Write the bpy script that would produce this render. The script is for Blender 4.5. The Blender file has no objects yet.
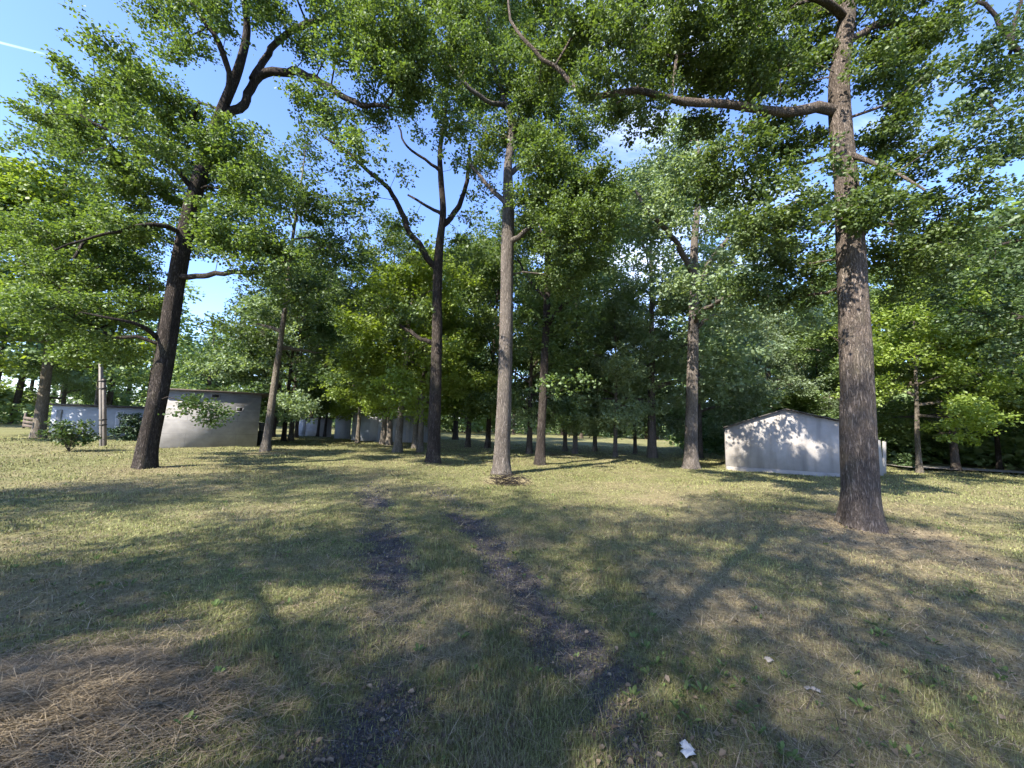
import bpy, math
import numpy as np
from mathutils import Matrix

R = math.radians
C = bpy.context.scene.collection
scene = bpy.context.scene

# ------------------------------------------------------------------ camera
F = 385.0                      # focal length in pixels of the 1024 wide frame
CAM_H = 1.6
PITCH, ROLL = 5.9, 2.0
cam_d = bpy.data.cameras.new('camera')
cam_d.sensor_width = 36.0
cam_d.lens = F / 1024 * 36.0
cam_d.clip_start = 0.05
cam_d.clip_end = 3000
cam = bpy.data.objects.new('camera', cam_d)
C.objects.link(cam)
scene.camera = cam
_p, _r = R(PITCH), R(ROLL)
fw = np.array([0, math.cos(_p), math.sin(_p)])
up0 = np.array([0, -math.sin(_p), math.cos(_p)])
rt0 = np.array([1.0, 0, 0])
rt = math.cos(_r) * rt0 + math.sin(_r) * up0
up = -math.sin(_r) * rt0 + math.cos(_r) * up0
m = Matrix.Identity(4)
for i in range(3):
    m[i][0], m[i][1], m[i][2] = rt[i], up[i], -fw[i]
m[2][3] = CAM_H
cam.matrix_world = m
scene.render.resolution_x, scene.render.resolution_y = 1024, 768

# ------------------------------------------------------------------ sky, sun, exposure
SUN_AZ = R(-138)     # compass-like angle from +Y (forward) towards +X: behind the camera, to the left
SUN_EL = R(40)
world = bpy.data.worlds.new('World')
scene.world = world
world.use_nodes = True
wn, wl = world.node_tree.nodes, world.node_tree.links
wn.clear()
w_out = wn.new('ShaderNodeOutputWorld')
w_bg = wn.new('ShaderNodeBackground')
w_bg.inputs['Strength'].default_value = 0.088
sky = wn.new('ShaderNodeTexSky')
sky.sky_type = 'NISHITA'
sky.sun_disc = False
sky.sun_elevation = SUN_EL
sky.sun_rotation = SUN_AZ
sky.altitude = 200
sky.air_density = 1.0
sky.dust_density = 0.3
sky.ozone_density = 4.0
# thin cirrus: noise on the sky dome, projected as a flat layer
tc = wn.new('ShaderNodeTexCoord')
sep = wn.new('ShaderNodeSeparateXYZ')
wl.new(tc.outputs['Generated'], sep.inputs[0])
mz = wn.new('ShaderNodeMath'); mz.operation = 'MAXIMUM'; mz.inputs[1].default_value = 0.06
wl.new(sep.outputs['Z'], mz.inputs[0])
def wmath(op, a, b=None, clamp=False):
    n = wn.new('ShaderNodeMath'); n.operation = op; n.use_clamp = clamp
    for k, v in enumerate((a, b)):
        if v is None: continue
        if isinstance(v, (int, float)): n.inputs[k].default_value = v
        else: wl.new(v, n.inputs[k])
    return n.outputs[0]
px_ = wmath('DIVIDE', sep.outputs['X'], mz.outputs[0])
py_ = wmath('DIVIDE', sep.outputs['Y'], mz.outputs[0])
cmb = wn.new('ShaderNodeCombineXYZ')
wl.new(px_, cmb.inputs[0]); wl.new(py_, cmb.inputs[1])
mp = wn.new('ShaderNodeMapping')
mp.inputs['Rotation'].default_value = (0, 0, R(35))
mp.inputs['Scale'].default_value = (0.55, 1.5, 1)
wl.new(cmb.outputs[0], mp.inputs[0])
nz = wn.new('ShaderNodeTexNoise')
nz.inputs['Scale'].default_value = 1.1
nz.inputs['Detail'].default_value = 9
nz.inputs['Roughness'].default_value = 0.6
nz.inputs['Distortion'].default_value = 0.5
wl.new(mp.outputs[0], nz.inputs['Vector'])
side = wn.new('ShaderNodeMapRange')       # the cloud bank lies ahead and to the right
side.inputs['From Min'].default_value = -0.25; side.inputs['From Max'].default_value = 0.25
side.inputs['To Min'].default_value = -0.12; side.inputs['To Max'].default_value = 0.14
wl.new(wmath('SUBTRACT', 0.30, wmath('ABSOLUTE', wmath('SUBTRACT', sep.outputs['X'], 0.27))), side.inputs['Value'])
cl = wn.new('ShaderNodeMapRange')
cl.inputs['From Min'].default_value = 0.54; cl.inputs['From Max'].default_value = 0.78
wl.new(wmath('ADD', nz.outputs['Fac'], side.outputs[0]), cl.inputs['Value'])
cl2 = wmath('MULTIPLY', cl.outputs[0], 0.5)
mixc = wn.new('ShaderNodeMix'); mixc.data_type = 'RGBA'
wl.new(cl2, mixc.inputs['Factor'])
tint = wn.new('ShaderNodeMix'); tint.data_type = 'RGBA'; tint.blend_type = 'MULTIPLY'; tint.inputs['Factor'].default_value = 1
wl.new(sky.outputs[0], tint.inputs['A']); tint.inputs['B'].default_value = (0.57, 0.575, 0.70, 1)
wl.new(tint.outputs['Result'], mixc.inputs['A'])
mixc.inputs['B'].default_value = (4.0, 4.2, 4.6, 1)
def unit(v): return v / np.linalg.norm(v)
ray_ = lambda px, py: rt * ((px - 512) / F) + up * ((384 - py) / F) + fw
ct_a, ct_b = unit(ray_(-120, 12)), unit(ray_(96, 67))      # old contrail, high in the west
ct_n = unit(np.cross(ct_a, ct_b)); ct_e = unit(np.cross(ct_n, ct_b))
def wdot(v):
    n = wn.new('ShaderNodeVectorMath'); n.operation = 'DOT_PRODUCT'
    wl.new(tc.outputs['Generated'], n.inputs[0]); n.inputs[1].default_value = tuple(v); return n.outputs['Value']
def wmap(v, a, b, c, d):
    n = wn.new('ShaderNodeMapRange'); n.interpolation_type = 'SMOOTHSTEP'; wl.new(v, n.inputs['Value'])
    for k, x in zip(('From Min', 'From Max', 'To Min', 'To Max'), (a, b, c, d)): n.inputs[k].default_value = x
    return n.outputs[0]
ctm = wmath('MULTIPLY', wmap(wmath('ABSOLUTE', wdot(ct_n)), 0.0004, 0.0022, 0.13, 0.0), wmap(wdot(ct_e), -0.12, 0.0, 1.0, 0.0))
mixt = wn.new('ShaderNodeMix'); mixt.data_type = 'RGBA'
wl.new(ctm, mixt.inputs['Factor']); wl.new(mixc.outputs['Result'], mixt.inputs['A']); mixt.inputs['B'].default_value = (7, 7.2, 7.6, 1)
wl.new(mixt.outputs['Result'], w_bg.inputs['Color'])
wl.new(w_bg.outputs[0], w_out.inputs['Surface'])

sun_d = bpy.data.lights.new('sun', 'SUN')
sun_d.energy = 2.1
sun_d.angle = R(0.53)
sun_d.color = (1.0, 0.91, 0.78)
sun = bpy.data.objects.new('sun', sun_d)
C.objects.link(sun)
sdir = np.array([math.cos(SUN_EL) * math.sin(SUN_AZ), math.cos(SUN_EL) * math.cos(SUN_AZ), math.sin(SUN_EL)])
from mathutils import Vector
sun.rotation_euler = Vector(sdir).to_track_quat('Z', 'Y').to_euler()
sun.location = (0, 0, 40)

vs = scene.view_settings
vs.view_transform = 'Standard'
vs.look = 'None'
vs.exposure = 3.1
vs.gamma = 1.0
vs.use_curve_mapping = False
cy = scene.cycles
cy.max_bounces = 9
cy.diffuse_bounces = 6
cy.glossy_bounces = 2
cy.transmission_bounces = 4
cy.transparent_max_bounces = 4
cy.caustics_reflective = cy.caustics_refractive = False
cy.use_denoising = True
cy.use_adaptive_sampling = True
cy.adaptive_threshold = 0.015

# ------------------------------------------------------------------ helpers
def ray(px, py):
    return rt * ((px - 512) / F) + up * ((384 - py) / F) + fw
def hit(px, py):                       # where the view ray meets the level ground
    d = ray(px, py)
    return d[:2] * (-CAM_H / d[2])
def at(px, py, Y):                     # the point of the view ray at distance Y ahead
    d = ray(px, py)
    return np.array([0, 0, CAM_H]) + d * (Y / d[1])

def cosq(px): return 1 / math.sqrt(1 + ((px - 512) / F) ** 2)      # round things look wider off the axis

def _hash(ix, iy, seed):
    h = (ix.astype(np.int64) * 374761393 + iy.astype(np.int64) * 668265263 + seed * 974711) & 0x7fffffff
    h = ((h ^ (h >> 13)) * 1274126177) & 0x7fffffff
    h = ((h ^ (h >> 16)) * 668265263) & 0x7fffffff
    return ((h ^ (h >> 15)) & 0xffff) / 65535.0
def noise(x, y, seed=0):
    x = np.asarray(x, float); y = np.asarray(y, float)
    ix, iy = np.floor(x), np.floor(y)
    fx, fy = x - ix, y - iy
    fx = fx * fx * (3 - 2 * fx); fy = fy * fy * (3 - 2 * fy)
    a = _hash(ix, iy, seed); b = _hash(ix + 1, iy, seed)
    c = _hash(ix, iy + 1, seed); d = _hash(ix + 1, iy + 1, seed)
    return (a * (1 - fx) + b * fx) * (1 - fy) + (c * (1 - fx) + d * fx) * fy
def fbm(x, y, seed=0, oct=4):
    s, a, t = 0, 0.5, 0
    for k in range(oct):
        s = s + a * noise(x * 2 ** k + 17.3 * k, y * 2 ** k - 9.1 * k, seed + k); t += a; a *= 0.5
    return s / t
def sstep(a, b, x):
    t = np.clip((x - a) / (b - a), 0, 1)
    return t * t * (3 - 2 * t)

def mesh_np(name, verts, polys, mats=None, smooth=False, colors=None):
    """polys: list of (k-column int array, material index)"""
    me = bpy.data.meshes.new(name)
    verts = np.asarray(verts, np.float32)
    me.vertices.add(len(verts)); me.vertices.foreach_set('co', verts.ravel())
    polys = [(np.asarray(a, np.int32), mi) for a, mi in polys if len(a)]
    loops = np.concatenate([a.ravel() for a, _ in polys])
    sizes = np.concatenate([np.full(len(a), a.shape[1], np.int32) for a, _ in polys])
    starts = np.concatenate([[0], np.cumsum(sizes)[:-1]]).astype(np.int32)
    me.loops.add(len(loops)); me.loops.foreach_set('vertex_index', loops)
    me.polygons.add(len(sizes)); me.polygons.foreach_set('loop_start', starts)
    try: me.polygons.foreach_set('loop_total', sizes)
    except Exception: pass
    me.polygons.foreach_set('material_index', np.concatenate([np.full(len(a), mi, np.int32) for a, mi in polys]))
    if smooth: me.polygons.foreach_set('use_smooth', np.ones(len(sizes), bool))
    me.update(calc_edges=True)
    for mt in (mats or []): me.materials.append(mt)
    if colors is not None:
        for nm, arr in colors.items():
            at_ = me.attributes.new(nm, 'FLOAT_COLOR', 'POINT')
            c = np.ones((len(verts), 4), np.float32); c[:, :arr.shape[1]] = arr
            at_.data.foreach_set('color', c.ravel())
    me.validate()
    return me

def link(name, data, parent=None, loc=(0, 0, 0)):
    o = bpy.data.objects.new(name, data)
    C.objects.link(o)
    o.location = loc
    if parent is not None: o.parent = parent
    return o
def tag(o, label=None, cat=None, group=None, kind=None):
    if label: o['label'] = label
    if cat: o['category'] = cat
    if group: o['group'] = group
    if kind: o['kind'] = kind
    return o

class MB:
    """collects solid pieces into one mesh"""
    def __init__(s): s.v = []; s.f = {}; s.n = 0
    def add(s, v, f):
        v = np.asarray(v, float)
        for q in f: s.f.setdefault(len(q), []).append([i + s.n for i in q])
        s.v.append(v); s.n += len(v)
    def prism(s, poly, n):                 # poly: Nx3 points of one face, n: extrusion vector
        poly = np.asarray(poly, float); k = len(poly)
        f = [list(range(k))[::-1], list(range(k, 2 * k))]
        f += [[i, (i + 1) % k, k + (i + 1) % k, k + i] for i in range(k)]
        s.add(np.concatenate([poly, poly + np.asarray(n, float)]), f)
    def box(s, c, sx, sy, sz, ax=None):     # c: centre, sx/sy/sz full sizes, ax: 3 axes
        ax = np.eye(3) if ax is None else np.asarray(ax, float)
        c = np.asarray(c, float)
        a, b, d = ax[0] * sx / 2, ax[1] * sy / 2, ax[2] * sz / 2
        s.prism([c - a - b - d, c + a - b - d, c + a + b - d, c - a + b - d], 2 * d)
    def mesh(s, name, mat, smooth=False, bevel=0):
        me = mesh_np(name, np.concatenate(s.v), [(np.array(q), 0) for q in s.f.values()], [mat], smooth)
        import bmesh
        bm = bmesh.new(); bm.from_mesh(me)
        if bevel: bmesh.ops.bevel(bm, geom=bm.edges[:], offset=bevel, segments=1, affect='EDGES')
        bmesh.ops.recalc_face_normals(bm, faces=bm.faces[:])
        bm.to_mesh(me); bm.free()
        return me

# ------------------------------------------------------------------ materials
def new_mat(name):
    mt = bpy.data.materials.new(name); mt.use_nodes = True
    nt = mt.node_tree; nt.nodes.clear()
    return mt, nt.nodes, nt.links, nt.nodes.new('ShaderNodeOutputMaterial')
def ramp(N, stops):
    r = N.new('ShaderNodeValToRGB'); e = r.color_ramp.elements
    while len(e) < len(stops): e.new(0.5)
    for k, (p, c) in enumerate(stops):
        e[k].position = p; e[k].color = (*c, 1)
    return r

def leaf_mat(name, dark, mid, light, transl=0.42):
    mt, N, L, out = new_mat(name)
    geo = N.new('ShaderNodeNewGeometry')
    oi = N.new('ShaderNodeObjectInfo')
    rp = ramp(N, [(0.0, dark), (0.5, mid), (1.0, light)])
    tcn = N.new('ShaderNodeTexCoord')
    nz = N.new('ShaderNodeTexNoise'); nz.inputs['Scale'].default_value = 0.55; nz.inputs['Detail'].default_value = 2
    L.new(tcn.outputs['Object'], nz.inputs['Vector'])
    a = N.new('ShaderNodeMath'); a.operation = 'MULTIPLY_ADD'
    L.new(geo.outputs['Random Per Island'], a.inputs[0]); a.inputs[1].default_value = 0.55
    b = N.new('ShaderNodeMath'); b.operation = 'MULTIPLY_ADD'
    L.new(nz.outputs['Fac'], b.inputs[0]); b.inputs[1].default_value = 1.0; b.inputs[2].default_value = -0.32
    L.new(b.outputs[0], a.inputs[2])
    L.new(a.outputs[0], rp.inputs['Fac'])
    hs = N.new('ShaderNodeHueSaturation')
    mr = N.new('ShaderNodeMapRange'); mr.inputs['To Min'].default_value = 0.82; mr.inputs['To Max'].default_value = 1.2
    L.new(oi.outputs['Random'], mr.inputs['Value']); L.new(mr.outputs[0], hs.inputs['Value'])
    L.new(rp.outputs[0], hs.inputs['Color'])
    df = N.new('ShaderNodeBsdfDiffuse'); tr = N.new('ShaderNodeBsdfTranslucent')
    L.new(hs.outputs[0], df.inputs['Color'])
    tcol = N.new('ShaderNodeMix'); tcol.data_type = 'RGBA'; tcol.blend_type = 'MULTIPLY'; tcol.inputs['Factor'].default_value = 1
    L.new(hs.outputs[0], tcol.inputs['A']); tcol.inputs['B'].default_value = (1.35, 1.35, 0.55, 1)
    L.new(tcol.outputs['Result'], tr.inputs['Color'])
    mx = N.new('ShaderNodeMixShader'); mx.inputs[0].default_value = transl
    L.new(df.outputs[0], mx.inputs[1]); L.new(tr.outputs[0], mx.inputs[2])
    gl = N.new('ShaderNodeBsdfGlossy'); gl.inputs['Roughness'].default_value = 0.55
    gl.inputs['Color'].default_value = (0.9, 0.95, 1, 1)
    mg = N.new('ShaderNodeMixShader'); mg.inputs[0].default_value = 0.03
    L.new(mx.outputs[0], mg.inputs[1]); L.new(gl.outputs[0], mg.inputs[2])
    L.new(mg.outputs[0], out.inputs['Surface'])
    return mt

def bark_mat(name, dark, light, moss=0.0, scale=1.0):
    mt, N, L, out = new_mat(name)
    tcn = N.new('ShaderNodeTexCoord')
    def stretched(sx, sz, detail, rough, dist=0.0):
        mpn = N.new('ShaderNodeMapping'); mpn.inputs['Scale'].default_value = (sx * scale, sx * scale, sz * scale)
        L.new(tcn.outputs['Object'], mpn.inputs[0])
        n = N.new('ShaderNodeTexNoise'); n.inputs['Scale'].default_value = 1.0; n.inputs['Detail'].default_value = detail
        n.inputs['Roughness'].default_value = rough; n.inputs['Distortion'].default_value = dist
        L.new(mpn.outputs[0], n.inputs['Vector']); return n.outputs['Fac']
    def mth(op, a, b):
        n = N.new('ShaderNodeMath'); n.operation = op
        for k, v in enumerate((a, b)):
            if isinstance(v, (int, float)): n.inputs[k].default_value = v
            else: L.new(v, n.inputs[k])
        return n.outputs[0]
    rid = mth('ABSOLUTE', mth('SUBTRACT', stretched(26, 4.6, 3, 0.55, 1.0), 0.5), 0)      # furrows where the noise crosses its middle
    rid = mth('MULTIPLY', rid, 5.0); rid = mth('MINIMUM', rid, 1.0)
    grain = stretched(42, 16, 6, 0.75)
    h = mth('ADD', mth('MULTIPLY', rid, 0.55), mth('MULTIPLY', grain, 0.75))
    big = stretched(2.2, 1.1, 3, 0.5)
    rp = ramp(N, [(0.22, tuple(c * 0.4 for c in dark)), (0.52, dark), (1.0, light)])
    L.new(h, rp.inputs['Fac'])
    mr = N.new('ShaderNodeMapRange'); mr.inputs['From Min'].default_value = 0.3; mr.inputs['From Max'].default_value = 0.7
    mr.inputs['To Min'].default_value = 0.72; mr.inputs['To Max'].default_value = 1.25
    L.new(big, mr.inputs['Value'])
    hs = N.new('ShaderNodeHueSaturation'); L.new(rp.outputs[0], hs.inputs['Color']); L.new(mr.outputs[0], hs.inputs['Value'])
    mossr = N.new('ShaderNodeMapRange'); mossr.inputs['From Min'].default_value = 0.52; mossr.inputs['From Max'].default_value = 0.75; mossr.inputs['To Max'].default_value = moss
    L.new(stretched(3.1, 1.7, 4, 0.6), mossr.inputs['Value'])
    mm = N.new('ShaderNodeMix'); mm.data_type = 'RGBA'
    L.new(mossr.outputs[0], mm.inputs['Factor']); L.new(hs.outputs[0], mm.inputs['A']); mm.inputs['B'].default_value = (0.10, 0.11, 0.055, 1)
    bs = N.new('ShaderNodeBsdfPrincipled'); bs.inputs['Roughness'].default_value = 0.92
    bs.inputs['Specular IOR Level'].default_value = 0.15
    L.new(mm.outputs['Result'], bs.inputs['Base Color'])
    bp = N.new('ShaderNodeBump'); bp.inputs['Strength'].default_value = 1.0; bp.inputs['Distance'].default_value = 0.045
    L.new(h, bp.inputs['Height']); L.new(bp.outputs[0], bs.inputs['Normal'])
    L.new(bs.outputs[0], out.inputs['Surface'])
    return mt

def surf_mat(name, c1, c2, scale=3.0, rough=0.85, bump=0.3, streak=None, detail=6, spec=0.3, stain=None):
    mt, N, L, out = new_mat(name)
    tcn = N.new('ShaderNodeTexCoord')
    nz = N.new('ShaderNodeTexNoise'); nz.inputs['Scale'].default_value = scale; nz.inputs['Detail'].default_value = detail; nz.inputs['Roughness'].default_value = 0.65
    L.new(tcn.outputs['Object'], nz.inputs['Vector'])
    rp = ramp(N, [(0.3, c1), (0.7, c2)]); L.new(nz.outputs['Fac'], rp.inputs['Fac'])
    col = rp.outputs[0]
    if streak:
        mpn = N.new('ShaderNodeMapping'); mpn.inputs['Scale'].default_value = streak[0]
        L.new(tcn.outputs['Object'], mpn.inputs[0])
        n2 = N.new('ShaderNodeTexNoise'); n2.inputs['Scale'].default_value = 1; n2.inputs['Detail'].default_value = 5
        L.new(mpn.outputs[0], n2.inputs['Vector'])
        mr = N.new('ShaderNodeMapRange'); mr.inputs['From Min'].default_value = 0.45; mr.inputs['From Max'].default_value = 0.7; mr.inputs['To Max'].default_value = streak[2]
        L.new(n2.outputs['Fac'], mr.inputs['Value'])
        mx = N.new('ShaderNodeMix'); mx.data_type = 'RGBA'
        L.new(mr.outputs[0], mx.inputs['Factor']); L.new(col, mx.inputs['A']); mx.inputs['B'].default_value = (*streak[1], 1)
        col = mx.outputs['Result']
    bs = N.new('ShaderNodeBsdfPrincipled'); bs.inputs['Roughness'].default_value = rough
    bs.inputs['Specular IOR Level'].default_value = spec
    L.new(col, bs.inputs['Base Color'])
    n3 = N.new('ShaderNodeTexNoise'); n3.inputs['Scale'].default_value = scale * 12; n3.inputs['Detail'].default_value = 4
    L.new(tcn.outputs['Object'], n3.inputs['Vector'])
    bp = N.new('ShaderNodeBump'); bp.inputs['Strength'].default_value = bump; bp.inputs['Distance'].default_value = 0.01
    L.new(n3.outputs['Fac'], bp.inputs['Height']); L.new(bp.outputs[0], bs.inputs['Normal'])
    L.new(bs.outputs[0], out.inputs['Surface'])
    return mt

def vcol_mat(name, attr='col', rough=0.7, transl=0.0, spec=0.2, var=0.25, bump=0.0, nscale=30.0):
    """vertex colour times a fine grain"""
    mt, N, L, out = new_mat(name)
    at_ = N.new('ShaderNodeAttribute'); at_.attribute_name = attr
    tcn = N.new('ShaderNodeTexCoord')
    nz = N.new('ShaderNodeTexNoise'); nz.inputs['Scale'].default_value = nscale; nz.inputs['Detail'].default_value = 5; nz.inputs['Roughness'].default_value = 0.7
    L.new(tcn.outputs['Object'], nz.inputs['Vector'])
    mr = N.new('ShaderNodeMapRange'); mr.inputs['From Min'].default_value = 0.3; mr.inputs['From Max'].default_value = 0.7
    mr.inputs['To Min'].default_value = 1 - var; mr.inputs['To Max'].default_value = 1 + var
    L.new(nz.outputs['Fac'], mr.inputs['Value'])
    hs = N.new('ShaderNodeHueSaturation'); L.new(at_.outputs['Color'], hs.inputs['Color']); L.new(mr.outputs[0], hs.inputs['Value'])
    bs = N.new('ShaderNodeBsdfPrincipled'); bs.inputs['Roughness'].default_value = rough; bs.inputs['Specular IOR Level'].default_value = spec
    L.new(hs.outputs[0], bs.inputs['Base Color'])
    sh = bs.outputs[0]
    if bump:
        bp = N.new('ShaderNodeBump'); bp.inputs['Strength'].default_value = bump; bp.inputs['Distance'].default_value = 0.03
        L.new(nz.outputs['Fac'], bp.inputs['Height']); L.new(bp.outputs[0], bs.inputs['Normal'])
    if transl:
        tr = N.new('ShaderNodeBsdfTranslucent'); L.new(hs.outputs[0], tr.inputs['Color'])
        mx = N.new('ShaderNodeMixShader'); mx.inputs[0].default_value = transl
        L.new(sh, mx.inputs[1]); L.new(tr.outputs[0], mx.inputs[2]); sh = mx.outputs[0]
    L.new(sh, out.inputs['Surface'])
    return mt

LEAF_OAK = leaf_mat('oak_leaf', (0.062, 0.104, 0.030), (0.100, 0.155, 0.042), (0.148, 0.205, 0.058))
LEAF_SHADE = leaf_mat('dark_oak_leaf', (0.052, 0.090, 0.030), (0.082, 0.132, 0.042), (0.122, 0.175, 0.054))
LEAF_MAPLE = leaf_mat('maple_leaf', (0.120, 0.180, 0.028), (0.175, 0.245, 0.040), (0.23, 0.30, 0.056), 0.48)
LEAF_PALE = leaf_mat('pale_leaf', (0.125, 0.182, 0.098), (0.175, 0.240, 0.130), (0.225, 0.295, 0.170), 0.42)
LEAF_DARK = leaf_mat('hornbeam_leaf', (0.042, 0.076, 0.027), (0.068, 0.114, 0.038), (0.102, 0.155, 0.050), 0.38)
LEAF_WOOD = leaf_mat('forest_leaf', (0.110, 0.168, 0.072), (0.160, 0.230, 0.098), (0.205, 0.280, 0.130))
NEEDLE = leaf_mat('spruce_needle', (0.016, 0.036, 0.015), (0.028, 0.056, 0.023), (0.045, 0.082, 0.033), 0.1)
BARK_DARK = bark_mat('dark_oak_bark', (0.034, 0.028, 0.025), (0.115, 0.098, 0.088), 0.2)
BARK_GREY = bark_mat('grey_bark', (0.115, 0.100, 0.088), (0.25, 0.222, 0.20), 0.15)
BARK_BROWN = bark_mat('brown_oak_bark', (0.098, 0.080, 0.068), (0.26, 0.22, 0.19), 0.22)
BARK_FAR = bark_mat('far_bark', (0.075, 0.06, 0.05), (0.17, 0.145, 0.125), 0.2, 0.8)
BARK_PALE = bark_mat('pale_bark', (0.15, 0.13, 0.105), (0.30, 0.27, 0.23), 0.1)

# ------------------------------------------------------------------ ground
def px_line(pts): return np.array([hit(*p) for p in pts])
TRACK_L = px_line([(330, 800), (362, 740), (385, 680), (392, 620), (390, 575), (388, 540), (378, 512), (372, 495), (376, 480)])
TRACK_R = px_line([(690, 800), (650, 730), (605, 680), (560, 628), (530, 590), (498, 552), (478, 528), (455, 505), (432, 486)])
def seg_dist(x, y, line):
    best = np.full(x.shape, 1e9)
    for a, b in zip(line[:-1], line[1:]):
        d = b - a; L2 = d @ d
        t = np.clip(((x - a[0]) * d[0] + (y - a[1]) * d[1]) / L2, 0, 1)
        best = np.minimum(best, np.hypot(x - a[0] - t * d[0], y - a[1] - t * d[1]))
    return best
def track(x, y):
    w = 0.16 + 0.30 * (fbm(x * 1.6, y * 1.6, 5, 3))
    n = (fbm(x * 4, y * 4, 9, 4) - 0.5) * 0.45
    d = np.minimum(seg_dist(x, y, TRACK_L), seg_dist(x, y, TRACK_R)) + n
    t = 1 - sstep(w * 0.35, w * 1.45, d)
    patch = sstep(0.36, 0.62, fbm(x * 0.9 + 3, y * 0.9, 31, 3))
    return t * (0.45 + 0.55 * patch) * (1 - sstep(7.0, 11.0, y))
BLOBS = []           # (x, y, radius, strength): straw and bare brown places seen in the photo
def blob(px, py, rpx, s=1.0):
    c = hit(px, py); r = rpx * np.hypot(*c) / F
    BLOBS.append((c[0], c[1], r, s))
for b in [(60, 715, 60, 1), (105, 680, 32, .8), (20, 740, 60, 1), (160, 640, 30, .6), (720, 600, 70, .9), (780, 620, 70, .7), (690, 570, 60, .6), (850, 560, 60, .7),
          (862, 530, 60, 1.1), (900, 545, 60, .9), (470, 590, 55, .55), (520, 540, 30, .7), (440, 640, 40, .7), (400, 600, 30, .7), (1000, 660, 50, .8), (930, 610, 45, .7),
          (508, 480, 26, .9), (840, 730, 70, .5), (20, 600, 60, .6), (90, 605, 40, .6), (740, 520, 70, .5), (640, 520, 60, .4), (148, 470, 22, .6), (268, 453, 20, .8)]:
    blob(*b)
def dry(x, y):
    v = sstep(0.46, 0.72, fbm(x * 0.45 + 11, y * 0.45, 3, 4)) * 0.55
    v = v * (1 - 0.5 * sstep(6, 13, y))
    v = v + 0.28 * sstep(0.5, 0.75, fbm(x * 2.3, y * 2.3, 77, 3))
    for bx, by, br, s in BLOBS:
        d = np.hypot(x - bx, (y - by)) / br + (fbm(x * 1.8, y * 1.8, 41, 3) - 0.5) * 1.1
        v = np.maximum(v, s * (1 - sstep(0.6, 1.25, d)))
    return np.clip(v * 0.72 + 0.10 * sstep(0.5, 3.5, x) * (1 - sstep(9, 14, y)), 0, 1)
def gz(x, y):
    x = np.asarray(x, float); y = np.asarray(y, float)
    z = (fbm(x * 0.35, y * 0.35, 1, 3) - 0.5) * 0.16 + (fbm(x * 1.7, y * 1.7, 2, 3) - 0.5) * 0.07
    near = 1 - sstep(6, 12, y)
    d = np.minimum(seg_dist(x, y, TRACK_L), seg_dist(x, y, TRACK_R))
    return z - 0.035 * (1 - sstep(0.1, 0.5, d)) * near

def spread(n, lo, hi, c, k):            # grid lines, fine about c, coarse far away
    u = np.linspace(-1, 1, n)
    s = np.sinh(u * k) / math.sinh(k)
    return np.where(s < 0, c + s * (c - lo), c + s * (hi - c))
gx = spread(520, -420, 420, 0.0, 7.0)
gy = spread(560, -300, 520, 3.5, 7.0)
GX, GY = np.meshgrid(gx, gy)
gxf, gyf = GX.ravel(), GY.ravel()
gzf = gz(gxf, gyf)
dr, tk = dry(gxf, gyf), track(gxf, gyf)
fine = fbm(gxf * 9, gyf * 9, 55, 3)[:, None]
green = np.array([0.135, 0.138, 0.062]) * (0.7 + 0.6 * fine)
straw = np.array([0.225, 0.18, 0.115]) * (0.6 + 0.8 * fine)
soil = np.array([0.066, 0.060, 0.057]) * (0.6 + 0.8 * fine)
gcol = green * (1 - dr[:, None]) + straw * dr[:, None]
gcol = gcol * (1 - tk[:, None]) + soil * tk[:, None]
nx, ny = len(gx), len(gy)
ii = (np.arange(ny - 1)[:, None] * nx + np.arange(nx - 1)[None, :]).ravel()
gq = np.stack([ii, ii + 1, ii + nx + 1, ii + nx], 1)
M_GROUND = vcol_mat('ground_soil', rough=0.95, spec=0.1, var=0.4, bump=0.8, nscale=22)
ground = link('ground', mesh_np('ground', np.stack([gxf, gyf, gzf], 1), [(gq, 0)], [M_GROUND], True, {'col': gcol}))
tag(ground, 'mown parkland ground with two worn wheel tracks', 'ground', kind='structure')

def scatter(n, r0, r1, p, seed, half=R(66), back=0.0):
    """points round the camera foot, density falling with distance as r^-p per unit radius"""
    g = np.random.default_rng(seed)
    u = g.random(n)
    if abs(p - 1) < 1e-6: r = r0 * (r1 / r0) ** u
    else: r = (r0 ** (1 - p) + u * (r1 ** (1 - p) - r0 ** (1 - p))) ** (1 / (1 - p))
    a = (g.random(n) * 2 - 1) * half
    return r * np.sin(a), r * np.cos(a) + back, r, g

def blades(name, n, r0, r1, p, seed, length, width, lean, colfn, keep, lift=0.0, segs=2):
    x, y, r, g = scatter(n, r0, r1, p, seed)
    k = keep(x, y, g); x, y, r = x[k], y[k], r[k]; n = len(x)
    if n == 0: return None
    L = length(x, y, r, g); W = width(r, g)
    az = g.random(n) * 2 * np.pi; d = np.stack([np.cos(az), np.sin(az), 0 * az], 1)
    sx = np.stack([-np.sin(az), np.cos(az), 0 * az], 1)
    le = lean(g, n)
    base = np.stack([x, y, gz(x, y) + lift], 1)
    h = np.cos(le)[:, None] * L[:, None] * np.array([0, 0, 1.0]); o = np.sin(le)[:, None] * L[:, None] * d
    mid = base + h * 0.62 + o * 0.42
    tip = base + h * 0.95 + o * 1.05
    w = sx * W[:, None] / 2
    V = np.stack([base - w, base + w, mid - w * 0.75, mid + w * 0.75, tip], 1).reshape(-1, 3)
    b = np.arange(n) * 5
    q = np.stack([b, b + 1, b + 3, b + 2], 1); t = np.stack([b + 2, b + 3, b + 4], 1)
    c = colfn(x, y, g)
    c5 = np.repeat(c, 5, 0)
    return V, q, t, c5

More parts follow.
